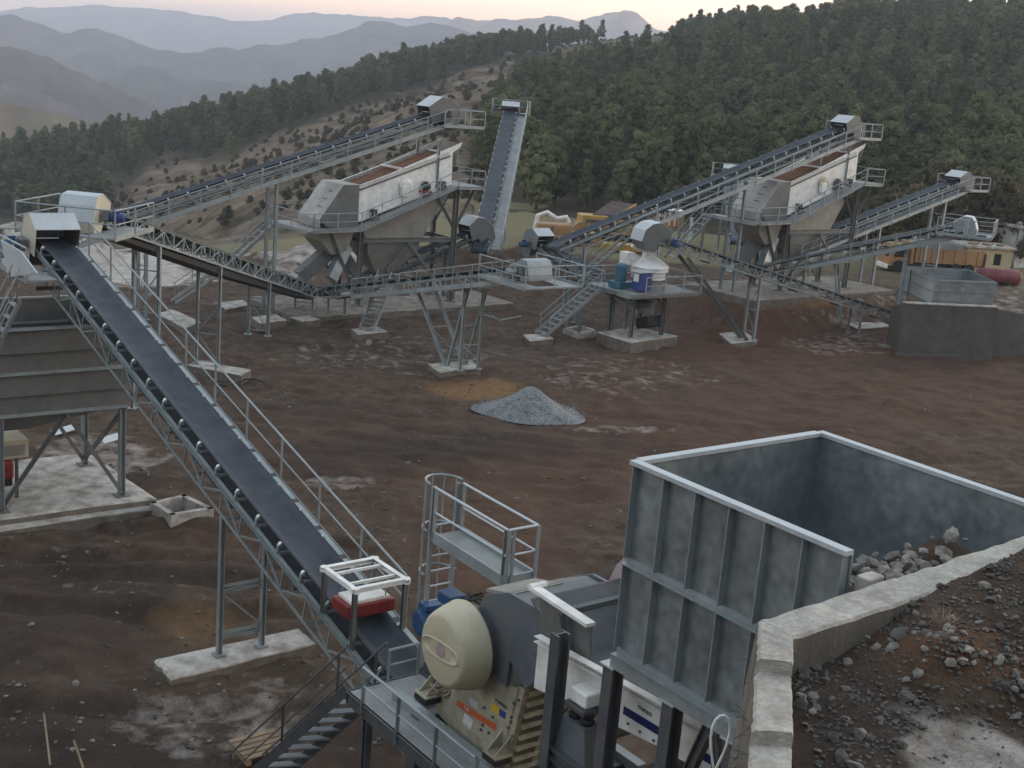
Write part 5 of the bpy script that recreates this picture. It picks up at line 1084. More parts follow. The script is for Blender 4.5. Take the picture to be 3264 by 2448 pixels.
for zz in (7.52, 6.36): T.bar('stiffener', P(uL+0.02, vN-0.055, zz), P(uR+(0 if zz > 7 else .9), vN-0.055, zz), 0.11, 0.075, 'galv', 'L')
for i in range(7):
    uu = uL-0.015-0.508*i
    T.bar('rib', P(uu, vN-0.05, 6.42), P(uu, vN-0.05, 7.48), 0.014, 0.10, 'galv', 'box', VV) if i < 5 else None
    T.bar('rib', P(uu, vN-0.05, 7.56), P(uu, vN-0.05, hz0-0.02), 0.014, 0.10, 'galv', 'box', VV)
for i in range(6):
    vq = vN+0.5+i*0.52; T.bar('rib', P(uL+0.075, vq, 6.4), P(uL+0.075, vq, hz0-0.02), 0.012, 0.09, 'galv', 'box', UU)
T.bar('base_beam', P(uL+0.05, vN+0.0, 6.22), P(uR+0.3, vN+0.0, 6.22), 0.14, 0.17, 'galv', 'Ur')
for v_ in (10.0, 13.0):
    for u_, zt in ((11.45, 6.1), (10.42, 6.12), (9.38, 6.12), (8.4, 6.12)):
        T.bar('column', P(u_, v_, 0), P(u_, v_, zt), 0.17, 0.2, 'dark_steel', 'I', VV)
        if u_ < 11: T.part('column_cap', box(P(u_, v_, zt+0.01), 0.24, 0.26, 0.02, UU, VV), 'galv_light')
    T.bar('diagonal_brace', P(9.3, v_-0.06, 4.4), P(8.75, v_-0.06, 6.1), 0.11, 0.13, 'dark_steel', 'I'); T.bar('diagonal_brace', P(8.3, v_-0.06, 5.0), P(8.65, v_-0.06, 6.1), 0.11, 0.13, 'dark_steel', 'I')
    T.bar('tie_beam', P(11.45, v_, 4.45), P(8.3, v_, 4.45), 0.12, 0.16, 'dark_steel', 'I')
for u_ in (11.45, 10.42, 9.38): T.bar('tie_beam', P(u_, 10.1, 4.42), P(u_, 12.9, 4.42), 0.12, 0.16, 'grey_steel', 'I')
# column head + sloping plate of the crusher feed chute
T = Thing('feed_chute', 'open steel feed chute with a white flange between the feeder and the jaw crusher', 'chute', P(12.2, 11.5, 5.2))
c1 = [P(12.62, 10.58, 6.12), P(11.45, 10.5, 6.10), P(11.35, 10.5, 5.0), P(12.6, 10.62, 5.2)]
T.part('side_plate', extr(c1, VV*0.03), 'grey_steel'); T.part('side_plate', extr([p+VV*1.75 for p in c1], VV*0.03), 'grey_plate')
T.bar('flange', P(12.68, 10.52, 6.15), P(11.42, 10.47, 6.13), 0.15, 0.05, 'white'); T.bar('flange', P(12.9, 12.36, 6.15), P(11.5, 12.36, 6.13), 0.10, 0.05, 'grey_steel')
T.bar('flange_nose', P(12.7, 10.45, 6.16), P(12.7, 10.72, 6.16), 0.12, 0.10, 'white', 'o8')
T.part('back_plate', extr([P(12.85, 10.62, 5.9), P(12.85, 12.3, 5.9), P(11.9, 12.3, 5.25), P(11.9, 10.62, 5.25)], UU*0.03), 'dark_steel')
T.part('tall_plate', extr(JV([(1745, 1882), (1795, 1850), (1888, 1922), (1893, 1990), (1760, 1960)], 12.42), VV*0.03), 'grey_plate')
T.part('pink_plate', extr(JV([(1898, 1935), (1990, 1885), (1996, 1770), (1965, 1800)], 12.3), VV*0.02), 'pink')
T.part('lower_plate', extr(JV([(1880, 1965), (1990, 1890), (1996, 1990), (1900, 1985)], 12.25), VV*0.02), 'olive')
T.bar('corner_post', P(11.6, 10.42, 5.0), P(12.0, 10.42, 6.05), 0.1, 0.12, 'grey_steel', 'U')
# vibrating feeder
T = Thing('vibrating_feeder', 'white vibrating feeder with navy stripes slung under the feed hopper', 'feeder', P(10.2, 11.5, 4.6))
fz = lambda u: 5.62+0.055*(11.7-u)
for v_ in (10.35, 12.6):
    T.part('side_panel', extr([P(12.3, v_, fz(12.3)), P(8.3, v_, fz(8.3)), P(8.3, v_, fz(8.3)-0.52), P(9.9, v_, fz(9.9)-0.52), P(10.95, v_, fz(10.95)-0.60), P(12.3, v_, fz(12.3)-0.72)], VV*0.03), 'white')
    T.bar('top_rail', P(12.3, v_-0.02, fz(12.3)+0.02), P(8.3, v_-0.02, fz(8.3)+0.02), 0.12, 0.09, 'white', 'U')
T.part('feeder_pan', extr([P(12.4, 10.4, 5.3), P(8.3, 10.4, 5.5), P(8.3, 12.6, 5.5), P(12.4, 12.6, 5.3)], Zv*-0.05), 'dark_steel')
for u_ in (10.2, 8.98):
    T.part('navy_stripe', extr([P(u_+0.33, 10.345, fz(u_)-0.27), P(u_-0.33, 10.345, fz(u_)-0.25), P(u_-0.33, 10.345, fz(u_)-0.36), P(u_+0.33, 10.345, fz(u_)-0.38)], VV*0.004), 'navy')
    lettering('metso', 0.10, P(u_+0.08, 10.343, fz(u_)-0.18), -UU, Zv, T, 'ink', lift=0.006)
    for du in (-0.25, 0.0, 0.22): p = P(u_+du, 10.35, fz(u_)-0.46); T.part('bolt', cyl(p, p-VV*0.02, 0.018, 6), 'grey_steel')
T.part('spring_bracket', bbox(P(11.1, 10.22, 5.34), 0.34, 0.28, 0.2, UU, VV, Zv, 0.03), 'white'); T.part('spring_seat', bbox(P(11.1, 10.18, 5.2), 0.40, 0.3, 0.07, UU, VV, Zv, 0.01), 'dark_steel')
for du in (-0.11, 0.11): T.part('rubber_spring', lathe(P(11.1+du, 10.18, 5.0), Zv, [(0, 0.085), (0.05, 0.1), (0.08, 0.07), (0.12, 0.1), (0.17, 0.085)], 14), 'rubber', smooth=False)
pd = [P(11.1+a, 10.18+b, 5.0) for a, b in ((-0.22, -0.13), (0.22, -0.13), (0.22, 0.13), (-0.22, 0.13))]; pe = [P(11.1+a, 10.18+b, 4.2) for a, b in ((-0.36, -0.15), (0.36, -0.15), (0.36, 0.15), (-0.36, 0.15))]
T.part('spring_pedestal', (pd+pe, [(0, 1, 2, 3), (7, 6, 5, 4)]+[(i, 4+i, 4+(i+1) % 4, (i+1) % 4) for i in range(4)]), 'grey_plate')
T.bar('pedestal_beam', P(11.8, 10.2, 4.12), P(8.4, 10.2, 4.12), 0.2, 0.16, 'dark_steel', 'I')

# ================================================================== SURGE BIN (left)
T = Thing('surge_bin', 'wide grey steel surge bin with horizontal ribs under the head of the crusher conveyor', 'bin', P(35.6, 9.5, 0.3))
uF, uB, vR, vL = 34.1, 37.3, 12.85, 4.0
bands = [5.33, 4.72, 4.12, 3.55, 2.98]
for k, (zt, zb) in enumerate(zip(bands[:-1], bands[1:])):
    T.part('front_panel', extr([P(uF, vL, zt), P(uF, vR, zt), P(uF, vR, zb), P(uF, vL, zb)], UU*0.03), 'grey_steel')
for zz in bands: T.bar('rib', P(uF-0.05, vL, zz), P(uF-0.05, vR+0.02, zz), 0.12, 0.07, 'galv' if zz in (bands[0], bands[-1], bands[2]) else 'grey_steel', 'L')
T.part('back_wall', extr([P(uB, vL, 5.5), P(uB, vR, 5.5), P(uB, vR, 3.0), P(uB, vL, 3.0)], UU*0.03), 'grey_steel'); T.bar('rim', P(uB, vL, 5.52), P(uB, vR, 5.52), 0.12, 0.06, 'galv'); T.bar('rib', P(uB-0.04, vL, 4.8), P(uB-0.04, vR, 4.8), 0.08, 0.06, 'galv')
T.part('end_wall', extr([P(uF+.03, vR, 5.33), P(uB, vR, 5.5), P(uB, vR, 2.98), P(uF+.03, vR, 2.98)], VV*-0.03), 'grey_steel'); T.part('end_wall', extr([P(uF+.03, vL, 5.33), P(uB, vL, 5.5), P(uB, vL, 2.98), P(uF+.03, vL, 2.98)], VV*0.03), 'grey_steel')
hb = [P(uF+.1, vL+.1, 3.0), P(uF+.1, vR-.1, 3.0), P(uB-.1, vR-.1, 3.0), P(uB-.1, vL+.1, 3.0)]; hl = [P(34.9, 7.6, 2.35), P(34.9, 10.4, 2.35), P(36.5, 10.4, 2.35), P(36.5, 7.6, 2.35)]
for i in range(4): j = (i+1) % 4; T.part('bin_bottom', extr([hb[i], hb[j], hl[j], hl[i]], Zv*-0.02), 'grey_steel')
for u_ in (uF+0.05, uB-0.05):
    for v_ in (vR-0.12, 9.4, 6.0):
        T.bar('column', P(u_, v_, 0.3), P(u_, v_, 2.95), 0.17, 0.17, 'galv', 'I', VV); T.part('base_plate', box(P(u_, v_, 0.32), 0.4, 0.4, 0.04, UU, VV), 'grey_steel')
    for v1, v2 in ((vR-0.12, 11.15), (9.4, 11.15), (9.4, 7.7)): T.bar('diagonal_brace', P(u_-0.04, v1, 0.4), P(u_-0.04, v2, 2.9), 0.1, 0.1, 'grey_steel', 'L')
T.bar('diagonal_brace', P(uF+0.05, vR-0.12, 2.8), P(uB-0.05, vR-0.12, 0.5), 0.1, 0.1, 'grey_steel', 'L')
T.bar('post', P(uF+0.8, 11.55, 5.3), P(uF+0.8, 11.55, 6.25), 0.12, 0.12, 'grey_steel', 'I'); T.bar('top_beam', P(uF+0.8, 10.6, 6.25), P(uF+0.8, 12.6, 6.25), 0.1, 0.1, 'grey_steel', 'I')
T = Thing('belt_feeder', 'yellowish feeder tray with a red motor slung beneath the surge bin', 'feeder', P(35.7, 9.0, 0.5))
T.part('tray', extr([P(35.0, 7.6, 2.0), P(35.0, 10.4, 2.0), P(35.0, 10.4, 1.5), P(35.0, 7.9, 1.4)], UU*1.3), 'cream'); T.part('tray_lip', bbox(P(34.98, 9.0, 1.72), 0.04, 2.6, 0.3, UU, VV, Zv, 0.01), 'olive')
T.part('motor', bbox(P(35.0, 9.75, 1.2), 0.35, 0.42, 0.5, UU, VV, Zv, 0.06), 'red'); T.part('skirt', bbox(P(35.6, 8.9, 0.95), 1.0, 2.2, 0.6, UU, VV, Zv, 0.05), 'rubber')
for u_ in (35.1, 36.2):
    for v_ in (7.9, 10.1): T.bar('leg', P(u_, v_, 0.3), P(u_, v_, 1.5), 0.08, 0.08, 'dark_steel')
pad([P(33.6, 3.5, 0), P(33.6, 13.5, 0), P(38.4, 13.2, 0), P(38.4, 3.5, 0)], .3, .5, 'large stained concrete slab under the legs of the surge bin')
pad([P(33.2, 3.5, 0), P(33.2, 13.6, 0), P(33.58, 13.6, 0), P(33.58, 3.5, 0)], .12, .4, 'lower concrete kerb along the surge bin slab')

# open concrete pits
def pit(cs, z, h, label):
    T = Thing('concrete_pit', label, 'pit', np.array([*(sum(c[:2] for c in cs)/4), 0]))
    cen = sum(np.array([c[0], c[1], 0]) for c in cs)/4; t = 0.16
    for i in range(4):
        a = np.array([*cs[i][:2], 0]); b = np.array([*cs[(i+1) % 4][:2], 0]); ai = a+(cen-a)*t; bi = b+(cen-b)*t
        T.part('pit_wall', extr([a+Zv*(z-h), b+Zv*(z-h), b+Zv*z, a+Zv*z], (cen-(a+b)/2)/np.linalg.norm(cen-(a+b)/2)*0.16), 'concrete')
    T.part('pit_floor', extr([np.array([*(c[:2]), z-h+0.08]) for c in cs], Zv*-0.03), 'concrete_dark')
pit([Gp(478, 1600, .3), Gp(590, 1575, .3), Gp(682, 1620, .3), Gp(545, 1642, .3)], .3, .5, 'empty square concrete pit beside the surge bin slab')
pit([Gp(1795, 1045, .35), Gp(1850, 1036, .35), Gp(1905, 1052, .35), Gp(1845, 1062, .35)], .35, .65, 'small square concrete pit beside the cone crusher pad')

# ================================================================== LOADING BIN (right)
angB = math.radians(13); e1 = np.array([math.cos(angB), math.sin(angB), 0]); e2 = np.array([-math.sin(angB)*0.25, 0.97, 0])
wc = Gp(2858, 1129, 0.0); B0 = wc+e1*0.0
T = Thing('retaining_wall', 'tall raw concrete retaining wall in front of the loading bin', 'wall', B0)
Bq = lambda a, b, z: B0+e1*a+e2*b+Zv*z
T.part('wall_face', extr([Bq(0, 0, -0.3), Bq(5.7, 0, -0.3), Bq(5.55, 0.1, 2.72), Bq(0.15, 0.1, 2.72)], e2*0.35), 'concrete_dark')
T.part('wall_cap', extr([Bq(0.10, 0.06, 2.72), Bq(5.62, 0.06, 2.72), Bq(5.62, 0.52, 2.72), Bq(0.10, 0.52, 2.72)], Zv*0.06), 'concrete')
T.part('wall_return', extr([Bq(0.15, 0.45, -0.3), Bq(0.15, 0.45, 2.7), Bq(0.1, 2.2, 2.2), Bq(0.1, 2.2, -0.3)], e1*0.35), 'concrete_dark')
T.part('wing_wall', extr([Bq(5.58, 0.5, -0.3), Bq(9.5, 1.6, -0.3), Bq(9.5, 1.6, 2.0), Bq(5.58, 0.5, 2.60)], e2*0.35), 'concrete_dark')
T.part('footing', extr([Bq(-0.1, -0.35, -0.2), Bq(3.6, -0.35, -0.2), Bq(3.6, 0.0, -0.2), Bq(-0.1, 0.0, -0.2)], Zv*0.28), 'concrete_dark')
T = Thing('loading_bin', 'open galvanised loading bin with its left side tinted paler as if skylit above the concrete wall', 'bin', Bq(3.4, 2.5, 2.3))
R1 = [Bq(1.85, 0.75, 3.95), Bq(5.65, 0.95, 3.95), Bq(5.9, 5.6, 3.95), Bq(1.7, 5.6, 3.95)]; R2 = [Bq(1.82, 0.80, 2.66), Bq(5.6, 1.0, 2.66), Bq(5.8, 5.4, 2.66), Bq(1.66, 5.5, 2.66)]
for i, mm_ in enumerate(('galv_plate', 'galv_plate', 'galv_plate', 'galv_light')):  # left plate gets paler steel to carry the skylight falling on it
    j = (i+1) % 4; c = [R1[i], R1[j], R2[j], R2[i]]; nrm = np.cross(c[1]-c[0], c[3]-c[0]); nrm /= np.linalg.norm(nrm); T.part('bin_plate', extr(c, nrm*0.03), mm_)
    T.bar('rim', R1[i], R1[j], 0.12, 0.10, 'galv', 'L')
    for k in (0.42,): T.bar('rib', R1[i]+(R2[i]-R1[i])*k-nrm*0.0, R1[j]+(R2[j]-R1[j])*k, 0.12, 0.07, 'galv', 'L')
    T.bar('rib', R2[i], R2[j], 0.12, 0.08, 'galv', 'L')
T.part('bin_floor', extr([p+Zv*0.03 for p in R2], Zv*-0.04), 'grey_steel')
for p in R2: T.bar('leg', np.array([p[0], p[1], -0.1]), p, 0.15, 0.15, 'galv', 'I')
for k in (0.33,): p = R1[3]+(R1[0]-R1[3])*k; T.bar('stay', p+Zv*0.05-e1*0.12, np.array([p[0], p[1], 1.2])-e1*0.1, 0.06, 0.06, 'grey_steel')
T.bar('cross_brace', np.array([*R2[3][:2], 0.0]), R2[0], 0.07, 0.07, 'galv', 'L'); T.bar('cross_brace', np.array([*R2[0][:2], 0.3]), R2[3], 0.07, 0.07, 'galv', 'L')
def heap(name, c, rx, ry, h, m, label, cat, seed=1, n=56, pw=1.15, noise=0.12):
    V = []; F = []; rr = 26
    for j in range(rr+1):
        t = j/rr
        for i in range(n):
            a = 2*math.pi*i/n; w = 1+0.08*math.sin(2*a+seed)+0.06*math.sin(5*a+2*seed)
            x = rx*t*w*math.cos(a); y = ry*t*w*math.sin(a); tq = min(1, math.sqrt(t*t+0.012)); z = h*(1-tq)**pw
            z += h*noise*(float(fbm(np.array(x/h*1.5+seed*9), np.array(y/h*1.5), 4)))*(1-t**3)+0.02*float(fbm(np.array(x*6), np.array(y*6), 2))-0.04*t
            V.append(np.array([c[0]+x, c[1]+y, c[2]+z]))
    for j in range(rr):
        for i in range(n): F.append((j*n+i, j*n+(i+1) % n, (j+1)*n+(i+1) % n, (j+1)*n+i))
    return single(name, (V, F), m, label, cat, smooth=True)
heap('gravel_heap', Bq(3.5, 3.0, 2.6), 1.5, 1.5, 1.25, 'gravel', 'small mound of grey gravel inside the loading bin', 'gravel', 4)
gp = (Gp(1530, 1335, 0)+Gp(1838, 1330, 0))/2; gp[2] = -0.02
heap('gravel_pile', gp+np.array([0.0, 0.75, 0.1]), 2.05, 1.9, 1.12, 'gravel', 'cone-shaped pile of blue-grey gravel in the middle of the yard', 'gravel', 2, 72, 1.5, 0.10)
# ================================================================== RAMP, RETAINING WALL, ROCKS
Kin = np.array([2.61, 10.33]); Wd = np.array([-0.02, -1.0]); Ad = VV[:2]
a_, b_ = np.meshgrid(np.linspace(-0.25, 11, 150), np.linspace(0, 8.5, 120))
RX = Kin[0]+Ad[0]*a_+Wd[0]*b_; RY = Kin[1]+Ad[1]*a_+Wd[1]*b_
RZ_ = 8.08+0.46*ss(0.3, 2.4, a_)*ss(2.0, 0.0, b_)+0.16*ss(2, 5, a_)+fbm(RX/1.2, RY/1.2, 4)*0.16+fbm(RX/0.25, RY/0.25, 2)*0.03+0.20*np.exp(-((RX-4.0)/0.55)**2-((RY-10.45)/0.35)**2)-0.12*b_*0.25
rm = {'red': 0.9*ss(1.25, 0.7, np.hypot((RX-4.15)/0.6, (RY-10.62)/0.42)+fbm(RX/.4, RY/.4, 3)*0.5), 'pale': 0.85*ss(1.3, 0.7, np.hypot((RX-4.0)/0.85, (RY-8.9)/0.95)+fbm(RX/.5, RY/.5, 3)*0.5), 'orange': 0.15*ss(1.2, 0.6, np.hypot((RX-4.05)/0.7, (RY-10.5)/0.5)), 'dark': 0.55*ss(1.3, 0.5, np.hypot((RX-2.9)/0.8, (RY-9.6)/1.4)), 'meadow': RX*0}
ramp = grid_mesh('ramp', RX, RY, RZ_, M['soil'], rm); ramp['kind'] = 'structure'
def ramp_z(x, y):
    w = np.array([x, y])-Kin; M2 = np.array([[Ad[0], Wd[0]], [Ad[1], Wd[1]]]); a, b = np.linalg.solve(M2, w)
    ia = np.clip((a+0.25)/11.25*149, 0, 149); ib = np.clip(b/8.5*119, 0, 119); return float(RZ_[int(ib), int(ia)]), a, b
# wall: corner, wall along the hopper, stepped wing towards the camera
T = Thing('concrete_wall', 'pale rough-cast concrete wall with a stepped top and rebar stubs beside the feed hopper', 'wall', np.array([2.5, 10.5, 5.0]))
rgw = np.random.default_rng(3)
def wallseg(name, outer, inner, zt, zb, batter=0.0, bdir=None, n=14, jag=0.004):
    V = []; F = []
    for i in range(n+1):
        k = i/n; o = outer[0]+(outer[1]-outer[0])*k; q = inner[0]+(inner[1]-inner[0])*k; z = zt[0]+(zt[1]-zt[0])*k+rgw.normal()*jag
        oj = rgw.normal()*jag; bo = np.zeros(2) if bdir is None else np.asarray(bdir)*batter; d = (o-q)/np.linalg.norm(o-q)
        V += [np.array([*(o+d*oj+bo), zb]), np.array([*(o+d*oj), z-0.03]), np.array([*(o-d*0.025), z+rgw.normal()*jag*.5]), np.array([*((o+q)/2), z+rgw.normal()*jag*.6]), np.array([*(q+d*0.02), z+rgw.normal()*jag*.5]), np.array([*(q+d*rgw.normal()*jag*.5), z-0.03]), np.array([*q, zb])]
    m = 7
    for i in range(n):
        for j in range(m-1): F.append((i*m+j, (i+1)*m+j, (i+1)*m+j+1, i*m+j+1))
    F += [tuple(range(m)), tuple(range(n*m, n*m+m))[::-1]]
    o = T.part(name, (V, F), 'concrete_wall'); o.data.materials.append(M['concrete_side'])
    for i, pl in enumerate(o.data.polygons): pl.material_index = 1 if (i % 6 == 5 or i % 6 == 0) and i < 6*n else 0  # upright wall faces use the concrete with shade put into its colour
    return o
P2 = lambda px, py, z: Gp(px, py, z)[:2]
co = P2(2420, 1975, 8.45); cin = P2(2530, 2030, 8.45)
rb = co+Ad*1.9+np.array([0.0, 0.03]); rc = co+Ad*4.2; th_ = np.array([0.27, -0.34])
wallseg('wall_section', (co, rb), (cin, rb+th_), (8.45, 8.50), 5.0); wallseg('wall_section', (rb, rc), (rb+th_, rc+th_*1.1), (8.49, 8.60), 6.0, jag=0.010)
w1o, w1i = P2(2413, 2100, 8.45), P2(2530, 2112, 8.45); w2o, w2i = P2(2396, 2330, 8.33), P2(2531, 2338, 8.33); w3o = w2o+(w2o-w1o)*1.5; w3i = w2i+(w2i-w1i)*1.5
bd = np.array([-1.0, 0.1])
wallseg('wall_section', (co+np.array([-0.002, -0.004]), w1o), (cin, w1i), (8.452, 8.45), 5.0, 0.22, bd); wallseg('wall_section', (w1o, w2o), (w1i, w2i), (8.33, 8.33), 5.0, 0.22, bd); wallseg('wall_section', (w2o, w3o), (w2i, w3i), (8.22, 8.2), 5.0, 0.22, bd)
for i in range(26):
    k = rgw.random(); o = co+(w3o-co)*k*0.62; zt = 8.4-0.12*(k > 0.3); zz = zt-0.05-rgw.random()*0.8; p = np.array([*(o+bd*0.22*(zt-zz)/3.4), zz]); d = np.array([-1, rgw.normal()*0.4, rgw.normal()*0.35]); L_ = 0.05+rgw.random()*0.10
    T.part('rebar_stub', tube([p, p+d*L_*0.6, p+d*L_+np.array([0, 0, -0.02])], 0.0045, 4), 'dark_steel')
cab = [np.array([*(co+(w3o-co)*0.34+bd*0.16), 7.5])+np.array([-0.05-0.08*math.sin(t*2), 0.03*t, 0.55*math.sin(t)]) for t in np.linspace(0, 3.1, 14)]
single('white_cable', tube(cab, 0.012, 5), 'white', 'loop of white cable hanging on the outer face of the stepped concrete wall', 'cable')
# rocks
def rock_mesh(seed, m='rock'):
    rg = np.random.default_rng(seed); bm = bmesh.new(); bmesh.ops.create_icosphere(bm, subdivisions=1, radius=0.5)
    for q in range(3):
        nn = rg.normal(size=3); nn /= np.linalg.norm(nn); d = 0.22+0.15*rg.random()
        for v in bm.verts:
            k = np.array(v.co)@nn
            if k > d: v.co -= Vector(nn*(k-d))
    st = np.array([1, 0.6+0.4*rg.random(), 0.45+0.35*rg.random()])
    V = [np.array(v.co)*st*(0.9+0.2*rg.random()) for v in bm.verts]; bm.verts.index_update(); F = [tuple(v.index for v in f.verts) for f in bm.faces]; bm.free(); return V, F
RK = [mesh('rock', *rock_mesh(100+i), m) for i, m in enumerate(['rock', 'rock', 'rock', 'rock_dark', 'rock_dark', 'rock', 'rock_dark'])]
def put_rock(p, size, label, group, k=None):
    o = bpy.data.objects.new('rock', RK[int(RNG.integers(0, len(RK))) if k is None else k]); COL.objects.link(o); o.location = (np.asarray(p))*S
    o.scale = (size, size*(0.8+0.4*RNG.random()), size*(0.8+0.4*RNG.random())); o.rotation_euler = (RNG.normal()*0.5, RNG.normal()*0.5, RNG.random()*6.28)
    o['label'] = label; o['category'] = 'rock'; o['group'] = group
def stuff_rocks(name, pts, sizes, mat_, label, cat):
    base = [rock_mesh(200+i) for i in range(6)]; V = []; F = []; off = 0
    for p, s_ in zip(pts, sizes):
        v, f = base[int(RNG.integers(0, 6))]; a = RNG.random()*6.28; ca, sa = math.cos(a), math.sin(a); v = np.array(v)*s_; v = np.stack([v[:, 0]*ca-v[:, 1]*sa, v[:, 0]*sa+v[:, 1]*ca, v[:, 2]], -1)+p
        V.append(v); F += [tuple(i+off for i in q) for q in f]; off += len(v)
    return single(name, (np.concatenate(V), F), mat_, label, cat, kind='stuff', base=(0, 0, 0))
# rubble behind the wall: largest stones as things
n_ = 0
while n_ < 130:
    a = RNG.random()**1.3*3.2; b = RNG.random()**1.2*2.6; x, y = Kin+Ad*a+Wd*b; z, _, _ = ramp_z(x, y)
    if np.hypot((x-4.0)/0.85, (y-8.9)/0.95) < 0.9: continue
    s_ = 0.05+0.13*RNG.random()**2.2; put_rock((x, y, z+s_*0.12), s_, 'angular grey stone lying in the rubble behind the stepped concrete wall', 'rubble stones behind the stepped wall', int(RNG.choice([3, 4, 6, 4, 6, 3, 0, 1]))); n_ += 1
for k in range(34):
    x = 4.05+RNG.normal()*0.42; y = 10.5+RNG.normal()*0.28; z, a, b = ramp_z(x, y)
    if b > 0.1: put_rock((x, y, z+0.01), 0.05+0.09*RNG.random(), 'reddish clay-stained stone in the red earth behind the feed hopper wall', 'stones in the red earth', 0)
pts = []; sz = []
for k in range(7500):
    a = RNG.random()*4.5; b = RNG.random()*3.2; x, y = Kin+Ad*a+Wd*b; z, _, _ = ramp_z(x, y); s_ = 0.012+0.06*RNG.random()**3
    if np.hypot((x-4.0)/0.85, (y-8.9)/0.95) < 0.95 and RNG.random() < 0.9: continue
    pts.append((x, y, z+s_*0.1)); sz.append(s_)
stuff_rocks('ramp_rubble', pts, sz, 'rock_dark', 'dark crushed stone scattered over the ramp fill behind the wall', 'rubble')
gpts = []; gsz = []
for k in range(1500):
    a = RNG.random()*6.283; r_ = RNG.random()**0.55*1.12; x = gp[0]+2.0*r_*math.cos(a); y = gp[1]+0.75+1.85*r_*math.sin(a); z = 0.1+1.12*max(0, 1-math.sqrt(r_*r_+0.012))**1.5
    s_ = 0.03+0.05*RNG.random(); gpts.append((x, y, max(z, float(ground_z(np.array(x), np.array(y))))+0.0)); gsz.append(s_)
stuff_rocks('gravel_grains', gpts, gsz, 'gravel', 'coarse grey gravel grains on and around the yard gravel pile', 'gravel')
# straw tuft
tf = []
c0 = np.array([*P2(2985, 2090, 8.1), 0]); c0[2] = ramp_z(c0[0], c0[1])[0]
for i in range(60):
    a = RNG.random()*6.28; d = np.array([math.cos(a), math.sin(a), 0.5+RNG.random()]); p = c0+RNG.normal(size=3)*np.array([0.05, 0.04, 0]); tf.append(cyl(p, p+d*(0.07+0.08*RNG.random()), 0.004, 3, 0.001))
single('dry_grass_tuft', join(*tf), 'wood', 'tuft of dry straw-coloured grass on the rubble behind the concrete wall', 'grass')
# heap of blasted rock at the mouth of the hopper
heap('rock_heap', P(7.5, 12.0, 7.2), 1.4, 1.7, 1.42, 'soil', 'brown heap of earth and broken rock dumped in the mouth of the feed hopper', 'heap', 7, 48, 0.9, 0.22)
for k in range(110):
    a = RNG.random()*6.28; r_ = RNG.random()**0.6*0.8; uu_ = float(np.clip(7.4+RNG.normal()*0.2, 7.05, 7.85)); vv_ = float(np.clip(11.0+RNG.normal()*0.45, 10.15, 11.9)); x, y = P(uu_, vv_, 0)[:2]; z = 7.2+max(0.95, 1.42*max(0, 1-math.hypot((uu_-7.5)/1.4, (vv_-12.0)/1.7))**0.9)+RNG.random()*0.16
    s_ = 0.08+0.22*RNG.random()**1.8; put_rock((x, y, z), s_, 'pale broken limestone block on the rock heap in the feed hopper mouth', 'blocks on the hopper heap', int(RNG.integers(0, 3)))
single('concrete_block', bbox(P(7.2, 10.25, 8.35), 0.16, 0.26, 0.2, UU, VV, Zv, 0.02), 'concrete', 'small pale concrete block beside the open end of the feed hopper', 'block')
single('concrete_kerb', bbox(P(7.25, 13.55, 8.65), 0.5, 0.35, 0.45, UU, VV, Zv, 0.03), 'concrete', 'concrete block at the far end of the feed hopper opening', 'block')
# ================================================================== YARD DEBRIS
pts = []; sz = []
for k in range(11000):
    px = RNG.random()*3264; py = 900+1500*RNG.random()**1.1; p = Gp(px, py, 0)
    if p[1] < 18 or p[1] > 80 or (p[0] > 1.0 and p[1] < 19): continue
    d = fbm(np.array(p[0]/4), np.array(p[1]/4), 3)
    if d < -0.15+0.5*RNG.random()-0.25: continue
    s_ = 0.025+0.15*RNG.random()**4.5; pts.append((p[0], p[1], float(ground_z(np.array(p[0]), np.array(p[1])))+s_*0.1)); sz.append(s_)
stuff_rocks('yard_rubble', pts[:len(pts)//3], sz[:len(pts)//3], 'rock', 'small pale stones strewn over the brown yard', 'rubble')
stuff_rocks('dark_yard_rubble', pts[len(pts)//3:], sz[len(pts)//3:], 'rock_dark', 'small dark stones and clods strewn over the brown yard', 'rubble')
for px, py, s_ in [(1175, 1105, 0.7), (1215, 1100, 0.45), (1140, 1108, 0.35), (330, 1500, 0.25), (395, 1515, 0.3), (440, 1480, 0.35), (455, 1500, 0.3), (470, 1520, 0.2), (2420, 958, 0.35), (2590, 915, 0.4), (2480, 1000, 0.25), (1840, 1012, 0.3), (1900, 1020, 0.25), (300, 1880, 0.2), (420, 1900, 0.18), (100, 2010, 0.2), (610, 2250, 0.15), (240, 2180, 0.2), (1330, 1900, 0.1), (2690, 905, 0.3), (1560, 1000, 0.3), (1450, 1030, 0.25), (1370, 1110, 0.2)]:
    p = Gp(px, py, 0); z = float(ground_z(np.array(p[0]), np.array(p[1]))); put_rock((p[0], p[1], z+s_*0.1), s_, 'loose pale boulder lying on the brown yard', 'boulders on the yard', int(RNG.integers(0, 3)))
for a, b, lab in (((140, 2275), (160, 2440), 'thin wooden stake sticking out of the dark mud'), ((235, 2360), (265, 2448), 'short wooden stake leaning in the dark mud')):
    p = Gp(*b, 0.05); q = Gp(*a, 0.35); single('wooden_stake', bar(p, q, 0.035, 0.035), 'wood', lab, 'stake')
ho_ = [Gp(x, y, 0.06) for x, y in ((690, 1225), (720, 1230), (750, 1222), (780, 1210), (810, 1208), (840, 1218), (865, 1235))]; single('hose', tube(ho_, 0.035, 6), 'rubber', 'dark rubber hose lying by the pad of the lattice return conveyor', 'hose')
